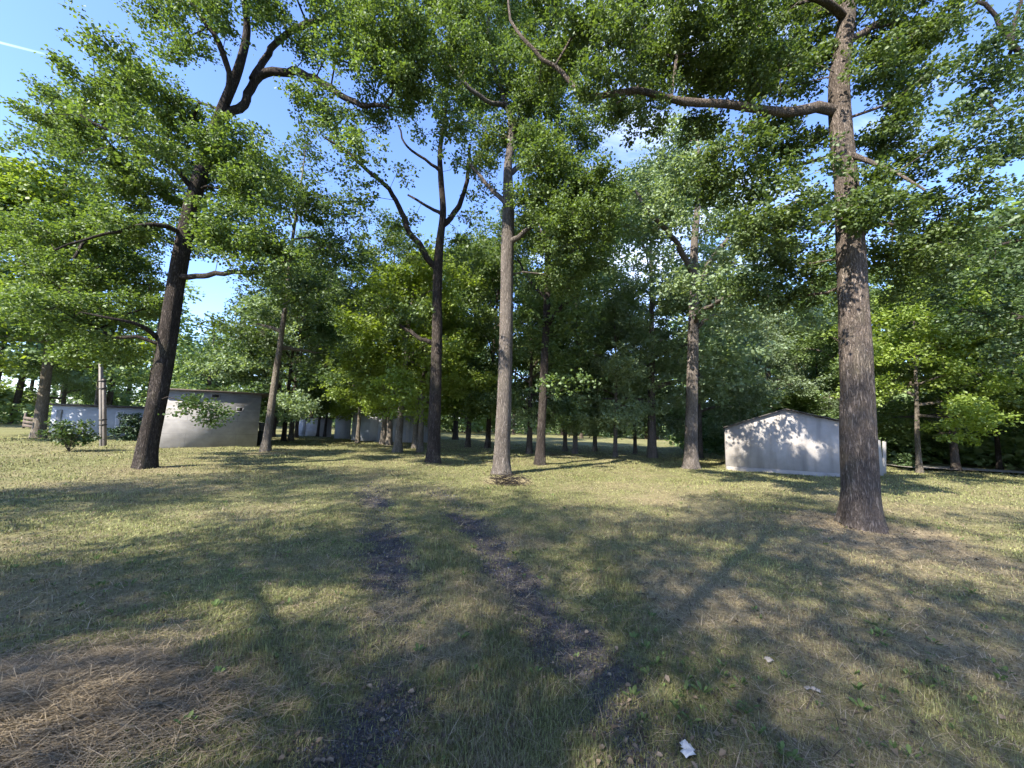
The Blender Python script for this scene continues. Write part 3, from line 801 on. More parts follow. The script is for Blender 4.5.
def grow(skel, targets, seed, link_step=0.45, path_cost=0.25):
    """attach every target to the nearest branch already there; returns twig paths and tip directions"""
    g = np.random.default_rng(seed)
    P = np.concatenate([s[0] for s in skel]); n0 = len(P)
    pl = np.concatenate([np.linalg.norm(s[0] - s[0][0], axis=1) * 0.25 + (0 if k == 0 else 2.0) for k, s in enumerate(skel)])
    r0 = np.concatenate([s[1] for s in skel])
    cap = n0 + len(targets) * 14
    pos = np.zeros((cap, 3)); pos[:n0] = P
    cost = np.zeros(cap); cost[:n0] = pl * path_cost
    par = np.full(cap, -1, int); cnt = np.zeros(cap)
    n = n0
    d0 = np.array([np.min(np.sum((P - t) ** 2, 1)) for t in targets])
    tips = []
    for ti in np.argsort(d0):
        t = targets[ti]
        e = pos[:n] - t
        c = np.sqrt(np.einsum('ij,ij->i', e, e)) + cost[:n] + np.maximum(e[:, 2], 0) * 0.35
        k = int(np.argmin(c))
        a = pos[k]; d = t - a; L = np.linalg.norm(d)
        ns = min(12, max(1, int(L / link_step)))
        prev = k
        bow = np.array([g.normal(0, .10), g.normal(0, .10), 0.10]) * L
        for q in range(1, ns + 1):
            f = q / ns
            pos[n] = a + d * f + bow * math.sin(math.pi * f) + (g.normal(0, 0.035, 3) * min(1, L) if q < ns else 0)
            par[n] = prev; cost[n] = cost[prev] + L / ns * path_cost
            prev = n; n += 1
        tips.append(prev)
        q = prev
        while q >= n0: cnt[q] += 1; q = par[q]
    pos, par, cnt = pos[:n], par[:n], cnt[:n]
    rad = np.minimum(0.0055 * np.maximum(cnt, 1) ** 0.52, 0.12)
    kids = {}
    for q in range(n0, n): kids.setdefault(par[q], []).append(q)
    paths = []
    done = np.zeros(n, bool)
    for q in range(n0, n):
        if done[q]: continue
        p = par[q]
        path_ = [p, q]; done[q] = True
        while path_[-1] in kids:
            nxt = [w for w in kids[path_[-1]] if not done[w]]
            if not nxt: break
            w = max(nxt, key=lambda z: cnt[z]); done[w] = True; path_.append(w)
        rr = rad[path_].copy(); rr[0] = rr[1]; rr[-1] *= 0.5
        if p < n0: rr = np.minimum(rr, max(0.006, r0[p] * 0.55))
        paths.append((pos[path_], rr))
    tp = pos[tips]; td = tp - pos[par[tips]]
    td /= np.linalg.norm(td, axis=1)[:, None] + 1e-9
    return paths, tp, td

def leaves_for(tp, td, n, size, sx, sz, seed, lobed=True, up=0.9):
    g = np.random.default_rng(seed)
    N = len(tp) * n
    base = rep(tp, n); d = rep(td, n)
    along = -np.abs(g.normal(0, 0.25, N)) + 0.12
    off = g.normal(0, 1, (N, 3)) * np.array([sx, sx, sz])
    pos = base + d * along[:, None] * sx * 2.2 + off
    az = g.random(N) * 2 * np.pi
    out = off / (np.linalg.norm(off, axis=1)[:, None] + 1e-6)
    ax = out * 0.8 + np.stack([np.cos(az), np.sin(az), g.normal(-0.15, 0.35, N)], 1) * 0.8
    ax /= np.linalg.norm(ax, axis=1)[:, None]
    nn = np.stack([g.normal(0, 0.95, N), g.normal(0, 0.95, N), np.full(N, up)], 1)
    nn -= ax * np.sum(nn * ax, 1)[:, None]; nn /= np.linalg.norm(nn, axis=1)[:, None] + 1e-9
    L = size * (0.5 + 1.0 * g.random(N))
    return leaf_cards(pos, ax, nn, L, L * (0.58 + 0.15 * g.random(N)), lobed)

def sample_clumps(clumps, dens, seed):
    g = np.random.default_rng(seed); out = []
    for c, r3 in clumps:
        r3 = np.asarray(r3, float)
        k = max(3, int(dens * np.prod(r3) ** (2 / 3)))
        d = g.normal(0, 1, (k, 3)); d /= np.linalg.norm(d, axis=1)[:, None]
        out.append(np.asarray(c) + d * (g.random(k) ** 0.45)[:, None] * r3)
    return np.concatenate(out)

def tree_meshes(name, trunk, limbs, clumps, bark, leaf, dens, nleaf, size, seed, sides=28, flare=0.45, rough=0.12, spray=(0.24, 0.12), lobed=True, step=0.25, split_limbs=True, sub=5, tight=0.46):
    """trunk: (pts, radii); limbs: list of the same; clumps: (centre, radii); all relative to the tree's base"""
    tp_, tr_ = resample(*trunk, step)
    lb = [resample(*l, step) for l in limbs]
    gl = np.random.default_rng(seed + 4)
    for p, r in lb:                                   # limbs wander a little
        w = np.cumsum(gl.normal(0, 1, p.shape), 0); w -= w[0]; w -= np.linspace(0, 1, len(p))[:, None] * w[-1]
        p += w * 0.032 * min(1.0, step / 0.25)
    targets = sample_clumps(clumps, dens, seed)
    paths, tips, tdir = grow([(tp_, tr_)] + lb, targets, seed + 1)
    T = Tubes(); T.add(*tube(tp_, tr_, sides, rough, flare, seed))
    for p, r in paths:
        T.add(*tube(p, r, 5 if r.max() > 0.02 else 3))
    lm = []
    for k, (p, r) in enumerate(lb):
        VQ = tube(p, r, 12, rough * 2.2, 0, seed + k)
        if split_limbs:
            TL = Tubes(); TL.add(*VQ); lm.append(TL.mesh(name + '_limb', bark))
        else: T.add(*VQ)
    # every twig end forks into a few short shoots, each with its own tight tuft of leaves
    g = np.random.default_rng(seed + 9)
    N = len(tips) * sub
    off = g.normal(0, 1, (N, 3)) * np.array([1, 1, 0.62]) + rep(tdir, sub) * 0.7
    off *= (spray[0] * (0.55 + 0.75 * g.random(N)))[:, None]
    a0 = rep(tips, sub); a1 = a0 + off
    sw = np.array([0.0028, 0, 0]); sh_ = np.array([0, 0.0028, 0]); su_ = np.array([0, 0, .0028])
    Vt = np.stack([a0 - sw - sh_, a0 + sw - su_, a0 + sh_ + su_, a1 - sw * .6, a1 + sw * .6, a1 + su_ * .8], 1).reshape(-1, 3)
    k = np.arange(N) * 6
    T.add(Vt, np.concatenate([np.stack([k, k + 1, k + 4, k + 3], 1), np.stack([k + 1, k + 2, k + 5, k + 4], 1), np.stack([k + 2, k, k + 3, k + 5], 1)]))
    V, Q = leaves_for(a1, off / (np.linalg.norm(off, axis=1)[:, None] + 1e-9), max(4, nleaf // sub), size, spray[0] * tight, spray[1] * tight, seed + 2, lobed)
    return T.mesh(name + '_trunk', bark), lm, mesh_np(name + '_crown', V, [(Q, 0)], [leaf])

def build_tree(name, label, cat, loc, meshes, group=None):
    root = link(name, None, None, loc); root.empty_display_size = 0.3
    tag(root, label, cat, group)
    link('trunk', meshes[0], root)
    for l in meshes[1]: link('limb', l, root)
    link('crown', meshes[2], root)
    return root

def hero(name, label, base, trunk, limbs, clumps, bark, leaf, seed, dens=22, nleaf=42, size=0.125, dspread=1.0, extra=(), group=None, **kw):
    """trunk and limbs: (px, py, width in px, metres nearer/farther); clumps: (px, py, radius px[, metres farther])"""
    b = hit(*base); Y = b[1]; o = v3(b, gz(*b) - 0.03)
    g = np.random.default_rng(seed + 50)
    def line(pts):
        P, Rr = [], []
        for (px, py, w, *dy) in pts:
            yy = Y + (dy[0] if dy else 0)
            P.append(at(px, py, yy) - o); Rr.append(max(0.008, w * yy / F / 2 * cosq(px)))
        return np.array(P), np.array(Rr)
    tr = line(trunk)
    tr[0][0] = (0, 0, -0.08)
    lbs = [line(l) for l in limbs]
    cl_ = []
    for (px, py, rp, *dy) in clumps:
        d = dy[0] if dy else g.normal(0, dspread)
        yy = max(Y + d, 2.5)
        r = rp * yy / F * (0.35 + 0.65 * cosq(px))
        cl_.append((at(px, py, yy) - o, (r, r * 1.25, r * 0.85)))
    cl_ += list(extra)
    ms = tree_meshes(name, tr, lbs, cl_, bark, leaf, dens, nleaf, size, seed, **kw)
    return build_tree(name, label, 'tree', tuple(o), ms, group)

# --- the big leaning oak on the left
hero('oak_tree', 'thick dark oak leaning right in front of the grey garage', (145, 468.5),
     [(145, 468.5, 26), (149, 440, 22), (163, 370, 20.5), (172, 310, 20), (181, 255, 19), (193, 200, 17.5), (208, 150, 16), (221, 112, 13), (238, 70, 10.5), (247, 30, 8.5), (243, -10, 7), (240, -60, 4)],
     [[(219, 122, 10), (238, 106, 10, .15), (249, 86, 10, .3), (262, 69, 10, .3), (284, 65, 9, .2), (305, 69, 8.5, 0), (327, 82, 8, -.2), (354, 102, 6, -.4), (389, 108, 3, -.6)],
      [(252, 80, 8, .3), (270, 48, 7.5, .6), (300, 26, 8, .8), (345, 9, 6, 1.0), (375, -20, 4, 1.2)],
      [(222, 110, 8), (228, 75, 7, -.4), (217, 40, 7, -.7), (195, 9, 6, -1), (188, -30, 4, -1.2)],
      [(178, 278, 8), (199, 274, 7, -.3), (243, 270, 5, -.7), (285, 262, 3, -1)],
      [(160, 340, 7), (140, 327, 5, -.5), (112, 320, 3.5, -1), (80, 312, 2, -1.3)],
      [(197, 190, 8), (170, 160, 6, -.6), (130, 140, 5, -1.0), (80, 115, 3, -1.3)],
      [(186, 235, 7), (150, 225, 6, -.7), (105, 235, 4, -1.2), (55, 250, 2.5, -1.5)]],
     [(108, 55, 20), (125, 75, 28), (95, 95, 28), (65, 105, 26), (40, 112, 16), (130, 110, 34), (95, 130, 34), (160, 95, 28), (185, 115, 28), (150, 140, 34), (115, 160, 32), (80, 150, 22),
      (190, 150, 30, 1.2), (220, 152, 26, -1), (235, 160, 30, -1), (250, 185, 24, -1), (160, 188, 30, .8), (125, 195, 28), (224, 190, 24, .8), (245, 140, 20),
      (60, 235, 34), (100, 240, 36), (138, 235, 34), (192, 232, 26, 1), (225, 235, 30, -1), (260, 240, 28, -1), (40, 270, 32), (85, 280, 36), (130, 275, 30), (20, 250, 28), (60, 310, 34), (105, 320, 30), (140, 305, 22), (25, 300, 30),
      (260, 265, 24, -1), (285, 255, 22, -1), (240, 205, 18),
      (160, 15, 24), (185, 25, 26), (215, 20, 24), (175, 45, 16), (265, 20, 24), (300, 45, 22), (330, 15, 26), (365, 20, 28), (385, 45, 28), (350, 60, 24), (325, 105, 20), (395, 80, 26), (300, 95, 14), (370, 110, 18), (355, 135, 14),
      (190, -20, 28), (240, -25, 30), (300, -25, 32), (360, -25, 30), (270, -60, 34), (210, -60, 30),
      (204, 412, 4, -.3), (190, 404, 4, -.2), (120, 345, 14), (95, 345, 18), (75, 355, 16)],
     BARK_DARK, LEAF_OAK, 101, dspread=1.1, dens=30, nleaf=210, size=0.072, spray=(0.23, 0.12), flare=0.22)

# --- the near oak on the right
hero('oak_tree', 'thickest nearest oak with a long bare limb, right of the white garage', (862, 527),
     [(862, 527, 46), (861, 500, 41), (859, 450, 38), (857, 400, 36), (854, 320, 33.5), (851, 250, 32), (847, 190, 28), (841, 130, 27), (839, 80, 24), (845, 30, 21), (850, -20, 18), (852, -90, 13), (850, -160, 7)],
     [[(840, 112, 16), (817, 108, 14, -.05), (768, 115, 10, -.1), (720, 108, 9, -.1), (675, 97, 8, -.15), (635, 90, 7, -.2), (588, 93, 6, -.3), (561, 72, 5, -.3), (535, 50, 4, -.3), (513, 22, 3, -.3), (508, -5, 2, -.3)],
      [(764, 116, 6, -.1), (752, 127, 5, -.15), (744, 133, 3.5, -.2)],
      [(842, 150, 9), (862, 160, 7, -.3), (888, 170, 5, -.5), (925, 190, 3, -.8)],
      [(852, 235, 8), (880, 225, 6, .3), (915, 235, 4, .7), (955, 250, 2.5, 1)],
      [(846, 40, 12), (880, 25, 9, .5), (925, 20, 7, .9), (965, 5, 4, 1.3)],
      [(846, 20, 11), (815, -5, 9, -.4), (770, -20, 7, -.8), (720, -20, 4, -1.2)],
      [(850, 165, 7), (822, 158, 5, .6), (790, 170, 4, 1.0), (750, 190, 3, 1.4)],
      [(851, 280, 5), (835, 292, 4, .5), (800, 296, 3, 1)]],
     [(690, 30, 38), (730, 45, 40), (770, 35, 42), (810, 25, 40), (760, 75, 36), (720, 80, 34), (680, 70, 32), (650, 40, 36), (620, 60, 32), (790, 70, 34), (815, 65, 26, .4), (600, 30, 32), (565, 45, 28),
      (640, 85, 24), (590, 85, 22), (550, 70, 22), (660, 115, 20), (625, 108, 18), (870, 30, 34), (900, 50, 36), (915, 85, 30), (880, 80, 30, .4), (890, 115, 28), (925, 30, 30), (870, 60, 24, -.5),
      (770, 140, 30), (735, 150, 28), (800, 150, 28, .8), (760, 180, 32), (720, 175, 24), (795, 190, 30), (705, 125, 22), (815, 215, 24, .6), (780, 225, 30), (750, 225, 26),
      (880, 150, 28), (905, 165, 30), (885, 195, 30, -.3), (915, 205, 30), (860, 205, 20, -.6), (850, 222, 15, -.6), (880, 225, 26), (920, 240, 32), (950, 215, 26), (945, 260, 28), (905, 260, 28, .6), (880, 250, 22, .7), (960, 180, 22),
      (800, 260, 26, .8), (765, 265, 26, .8), (790, 300, 22, 1), (750, 295, 22, 1), (820, 290, 18, .8), (890, 290, 20, 1),
      (760, -20, 40), (820, -30, 44), (700, -25, 40), (880, -30, 44), (640, -20, 36), (930, -20, 38), (850, -80, 50), (770, -80, 46), (920, -90, 44)],
     BARK_BROWN, LEAF_OAK, 202, dspread=0.8, dens=40, nleaf=230, size=0.057, sides=48, rough=0.15, spray=(0.16, 0.085), flare=0.48)

# --- central grey trunk
hero('oak_tree', 'straight pale grey trunk standing alone in the middle of the lawn', (501.5, 474),
     [(501.5, 474, 18), (502, 450, 15.5), (504, 400, 14.5), (506, 330, 13.5), (507, 260, 13), (508, 225, 13), (508, 195, 11), (508, 165, 9), (511, 145, 8), (511, 120, 7), (505, 100, 6), (495, 70, 5), (488, 30, 4), (492, -20, 3)],
     [[(508, 245, 7), (522, 232, 5, -.2), (540, 216, 4, -.5), (560, 205, 3, -.8)],
      [(510, 140, 7), (525, 115, 6, .3), (545, 90, 5, .6), (560, 55, 4, .9), (575, 10, 3, 1.1)],
      [(506, 105, 5), (480, 95, 4.5, -.5), (455, 75, 4, -.9), (430, 50, 3, -1.2)],
      [(507, 205, 5), (490, 185, 4, .4), (470, 165, 3, .8)],
      [(508, 175, 6), (530, 165, 5, .6), (560, 165, 4, .9), (590, 180, 3, 1.1)]],
     [(430, 30, 36), (465, 25, 36), (500, 20, 36), (535, 30, 34), (415, 70, 26), (450, 65, 30), (485, 60, 30), (520, 70, 30), (550, 90, 30), (575, 60, 28), (470, 100, 26), (500, 100, 26), (535, 115, 28), (455, 120, 18),
      (520, 145, 24), (545, 150, 26), (575, 140, 24), (490, 135, 18), (560, 175, 28), (590, 180, 26), (535, 185, 26), (605, 205, 22), (580, 215, 26), (550, 225, 28), (525, 215, 20, 1), (615, 190, 14),
      (445, -20, 36), (500, -25, 38), (560, -15, 36), (400, 15, 30), (385, 60, 20), (470, -60, 34), (540, -60, 34), (480, 165, 14), (600, 110, 22), (405, 100, 16), (580, 228, 14, -1.7), (600, 240, 13, -1.7), (572, 250, 13, -1.7), (612, 218, 12, -1.7), (594, 215, 13, -1.9), (560, 235, 13, -1.6), (545, 200, 20), (565, 218, 22), (592, 236, 20), (540, 240, 20), (564, 252, 20, .6), (588, 262, 18, .5), (575, 190, 20), (600, 205, 16), (545, 275, 16, .4), (570, 285, 16, .4)],
     BARK_GREY, LEAF_OAK, 303, dspread=1.4, dens=28, nleaf=190, size=0.072, spray=(0.21, 0.11), flare=0.35)

# --- darker forked trunk left of centre
hero('oak_tree', 'slim dark trunk forking into bare crooked limbs, left of the pale middle trunk', (433, 463),
     [(433, 463.5, 15), (434, 440, 12.5), (435.5, 390, 12), (437, 340, 11), (437, 300, 9.5), (438, 268, 9.5), (440, 240, 8), (443, 212, 7), (441, 180, 6), (440, 150, 5), (445, 115, 4), (448, 75, 3)],
     [[(437, 270, 7), (420, 245, 6.5, -.2), (405, 228, 6, -.4), (391, 190, 5.5, -.6), (366, 168, 4.5, -.8), (345, 150, 3.5, -1), (325, 138, 2, -1.2)],
      [(443, 225, 6), (455, 212, 5.5, .3), (462, 198, 5, .5), (468, 178, 4, .7), (470, 145, 3, 1)],
      [(441, 172, 3.5), (425, 160, 3, -.3), (408, 148, 2.4, -.5), (398, 125, 1.6, -.6)],
      [(436, 345, 5), (420, 335, 4, .5), (400, 325, 3, 1)],
      [(443, 215, 4), (425, 205, 3, .3), (408, 195, 2, .6)]],
     [(350, 130, 14), (335, 145, 12), (365, 155, 14), (345, 175, 14), (375, 185, 14), (400, 170, 9), (360, 200, 12), (425, 135, 12), (440, 110, 16), (455, 95, 16), (430, 90, 14), (470, 135, 16), (480, 165, 16), (460, 160, 12),
      (480, 190, 14), (415, 215, 10), (465, 215, 12), (395, 225, 12), (380, 240, 18), (410, 255, 14), (455, 245, 14), (465, 260, 14), (410, 320, 18, 1), (395, 330, 18, 1), (380, 305, 18, 1), (420, 300, 12)],
     BARK_DARK, LEAF_OAK, 404, dspread=1.2, dens=15, nleaf=60, size=0.105, spray=(0.21, 0.11), flare=0.4)

# --- right of centre, grey trunk near the white garage
hero('oak_tree', 'grey forked trunk standing to the left of the white garage', (691, 469),
     [(691, 469.5, 17), (691, 445, 13), (692, 400, 12), (693, 350, 11.5), (694, 310, 11), (695, 285, 10), (694, 250, 8), (697, 215, 7), (700, 180, 5), (698, 140, 3)],
     [[(694, 300, 9), (702, 280, 8, .3), (712, 262, 6, .6), (728, 240, 5, .9), (745, 215, 3, 1.1)],
      [(694, 275, 7), (680, 250, 6, -.4), (665, 228, 5, -.7), (648, 212, 4, -1), (635, 190, 2.5, -1.2)],
      [(693, 330, 5), (708, 318, 4, -.5), (725, 312, 3, -.9)],
      [(694, 322, 6), (704, 312, 5, -1.4), (724, 300, 4, -3.0), (752, 294, 3, -4.0), (785, 298, 2, -4.2)]],
     [(650, 175, 22), (675, 165, 24), (640, 200, 22), (665, 200, 24), (700, 160, 24), (690, 190, 22), (720, 190, 22), (630, 225, 16), (655, 235, 18), (735, 215, 20), (745, 240, 20), (710, 225, 18), (680, 225, 14), (725, 265, 20), (745, 275, 18), (655, 265, 12),
      (700, 135, 20), (670, 140, 18), (715, 300, 16), (735, 310, 16), (675, 290, 10), (760, 255, 16), (715, 285, 12, -4.0), (735, 292, 12, -4.2), (752, 276, 12, -4.0), (766, 300, 11, -4.2), (786, 294, 11, -4.1), (700, 302, 11, -3.8), (802, 312, 10, -4.2), (727, 312, 10, -4.3), (776, 280, 11, -3.9),
      (818, 322, 9, -4.2), (748, 322, 9, -4.3), (690, 285, 10, -4.0)],
     BARK_GREY, LEAF_PALE, 505, dspread=1.6, dens=24, nleaf=70, size=0.115, flare=0.5)

# --- big crown entering from the right edge
hero('oak_tree', 'oak whose dark boughs hang in from the right edge of the picture', (1125, 500),
     [(1125, 500, 36), (1122, 400, 30), (1118, 300, 28), (1112, 200, 25), (1108, 100, 22), (1105, 20, 16), (1100, -60, 10)],
     [[(1110, 150, 14), (1070, 120, 11, -.3), (1030, 75, 9, -.6), (1008, 58, 8, -.8), (998, 25, 6, -.9), (975, -5, 5, -1)],
      [(1008, 58, 6, -.8), (1014, 30, 5, -.9), (1022, -5, 4, -1)],
      [(1115, 260, 10), (1070, 240, 8, .5), (1010, 240, 6, 1), (960, 260, 3, 1.4)],
      [(1118, 320, 9), (1070, 315, 7, 1), (1010, 320, 4, 1.5)]],
     [(960, 20, 22), (985, 50, 26), (955, 70, 20), (1010, 70, 30), (975, 100, 26), (1005, 120, 28), (950, 120, 18), (985, 150, 24), (1020, 150, 26), (960, 155, 16), (1020, 20, 26), (1050, 60, 40), (1060, 130, 40),
      (1000, 220, 24), (1030, 225, 28), (970, 240, 20), (1010, 260, 28), (980, 280, 26), (1040, 280, 34), (950, 290, 20), (1000, 310, 28), (1035, 330, 30), (970, 320, 24), (1070, 200, 40), (1080, 320, 40), (1010, 350, 24)],
     BARK_DARK, LEAF_DARK, 606, dspread=1.2, dens=24, nleaf=80, size=0.10, spray=(0.21, 0.11))

# --- dark oak just right of the pale middle trunk
hero('oak_tree', 'dark leafy oak with a black trunk just right of the pale middle trunk', (540, 464.5),
     [(540, 465, 11), (541, 440, 8.5), (543, 400, 8), (545, 350, 7.5), (547, 300, 7), (548, 250, 6), (550, 200, 5), (552, 150, 3)],
     [[(545, 330, 4), (560, 310, 3.5, -.4), (580, 295, 2.5, -.8)], [(547, 300, 4), (530, 280, 3, .5), (518, 260, 2, .8)], [(548, 260, 4), (570, 240, 3, .6), (590, 230, 2, 1)]],
     [(560, 268, 22), (530, 282, 18), (585, 278, 20), (550, 300, 24), (580, 310, 22), (525, 312, 18), (555, 335, 22), (585, 340, 18), (530, 345, 16), (560, 365, 16), (555, 385, 11), (580, 375, 12)],
     BARK_DARK, LEAF_SHADE, 707, dspread=1.5, dens=14, nleaf=70, size=0.12)

# --- generic trees: a few grown once, then copied
def proto(seed, H, clear, Rc, rb, bark, leaf, size, nleaf, dens, top=0.35, lean=0.0, nl=9, cs=1.0, core=False):
    g = np.random.default_rng(seed)
    z = np.linspace(0, H * 0.93, 9)
    wob = np.cumsum(g.normal(0, 0.10, (9, 2)), 0) * (z[:, None] / H) + np.stack([z * lean, 0 * z], 1)
    tr = (np.c_[wob, z], rb * (1 - 0.9 * (z / z[-1]) ** 0.9) + 0.015)
    limbs, cl = [], []
    for k in range(nl):
        f = (k + 0.5 * g.random()) / nl
        z0 = clear + (H * 0.8 - clear) * f
        a = k * 2.4 + g.normal(0, 0.4)
        ln = Rc * (0.75 + 0.5 * g.random()) * (1 - (1 - top) * f ** 1.6)
        b0 = np.array([np.interp(z0, z, wob[:, 0]), np.interp(z0, z, wob[:, 1]), z0])
        dr_ = np.array([math.cos(a), math.sin(a), 0])
        rise = ln * (0.0 + 0.78 * f + g.normal(0, 0.1))
        p = [b0, b0 + dr_ * ln * .4 + np.array([0, 0, rise * .55]), b0 + dr_ * ln * .75 + np.array([0, 0, rise * .85]), b0 + dr_ * ln + np.array([0, 0, rise * .9])]
        r_ = np.interp(z0, z, tr[1]) * 0.55
        limbs.append((np.array(p), np.array([r_, r_ * .7, r_ * .45, r_ * .15])))
        for t, s in ((0.55, 0.30), (0.85, 0.34), (1.08, 0.27)):
            c = b0 + dr_ * ln * t + np.array([0, 0, rise * min(t, .95)]) + g.normal(0, 0.25, 3)
            rr = Rc * s * cs * (0.75 + 0.5 * g.random())
            cl.append((c, (rr, rr, rr * 0.62)))
    if core:  # leaf clumps added round the trunk to hide its cast shadow
        for zz in np.arange(clear + .3, H * .85, 0.9): cl.append((np.array([0, 0, zz]) + g.normal(0, .45, 3), (Rc * .29,) * 3))
    for k in range(4):
        cl.append((np.array([wob[-1, 0], wob[-1, 1], H * (0.84 + 0.05 * k)]) + g.normal(0, Rc * .16, 3), (Rc * .32, Rc * .32, Rc * .26)))
    return tree_meshes('tree', tr, limbs, cl, bark, leaf, dens, nleaf, size, seed, sides=12, rough=0.1, flare=0.5, spray=(0.30, 0.16), lobed=False, step=0.5, split_limbs=False)
PR = {
    'oak1': proto(1, 15, 3.2, 4.4, 0.30, BARK_FAR, LEAF_OAK, 0.15, 100, 9, nl=12),
    'oak2': proto(2, 16, 3.8, 4.0, 0.30, BARK_FAR, LEAF_OAK, 0.15, 100, 9, lean=0.03, nl=12),
    'oak3': proto(3, 14, 2.7, 4.4, 0.30, BARK_FAR, LEAF_SHADE, 0.15, 100, 9, nl=12),
    'oak4': proto(9, 16, 4.6, 3.6, 0.28, BARK_PALE, LEAF_SHADE, 0.14, 100, 9, lean=0.06, nl=10),
    'dark1': proto(4, 14, 2.5, 3.8, 0.26, BARK_DARK, LEAF_DARK, 0.15, 100, 10, nl=12),
    'maple1': proto(5, 9.5, 2.7, 3.2, 0.22, BARK_PALE, LEAF_MAPLE, 0.15, 100, 10, nl=11),
    'maple2': proto(6, 11, 3.0, 3.6, 0.24, BARK_PALE, LEAF_MAPLE, 0.15, 100, 9, nl=11),
    'pale1': proto(7, 14, 2.4, 4.2, 0.28, BARK_GREY, LEAF_PALE, 0.15, 100, 9, nl=12),
    'pale2': proto(8, 13, 2.3, 3.8, 0.26, BARK_GREY, LEAF_PALE, 0.15, 100, 9, nl=12),
}
PR_R = {'oak4': .28, 'oak1': .30, 'oak2': .30, 'oak3': .30, 'dark1': .26, 'maple1': .22, 'maple2': .24, 'pale1': .28, 'pale2': .26}
proto_root = {}
def place(key, base, wpx, label, s=None, rot=None, name=None, group=None, thick=None):
    """a copy of a grown tree; its trunk matched to the width in the photo"""
    b = hit(*base); Y = b[1]
    nm = name or {'o': 'oak_tree', 'd': 'hornbeam_tree', 'm': 'maple_tree', 'p': 'ash_tree'}[key[0]]
    if key not in proto_root:
        root = build_tree(nm, label, 'tree', (0, 0, 0), PR[key]); proto_root[key] = root
    else:
        src = proto_root[key]
        root = src.copy(); C.objects.link(root)
        for ch in list(src.children):
            c = ch.copy(); C.objects.link(c); c.parent = root
        root.name = nm
    g = np.random.default_rng(int(abs(base[0] * 13 + base[1])))
    r = wpx * b[1] / F / 2 * cosq(base[0])
    s = s or float(np.clip(0.9 + g.normal(0, 0.08), 0.75, 1.1))
    kx = float(np.clip(r / (PR_R[key] * s * 1.15), 0.55, 1.7))
    root.location = (*b, gz(*b) - 0.03)
    root.scale = (s, s, s)
    root.rotation_euler = (0, 0, rot if rot is not None else g.random() * 6.28)
    for ch in root.children:
        if ch.name.startswith('trunk'): ch.scale = (min(kx, 1.25), min(kx, 1.25), 1)
    tag(root, label, 'tree', group)
    return root

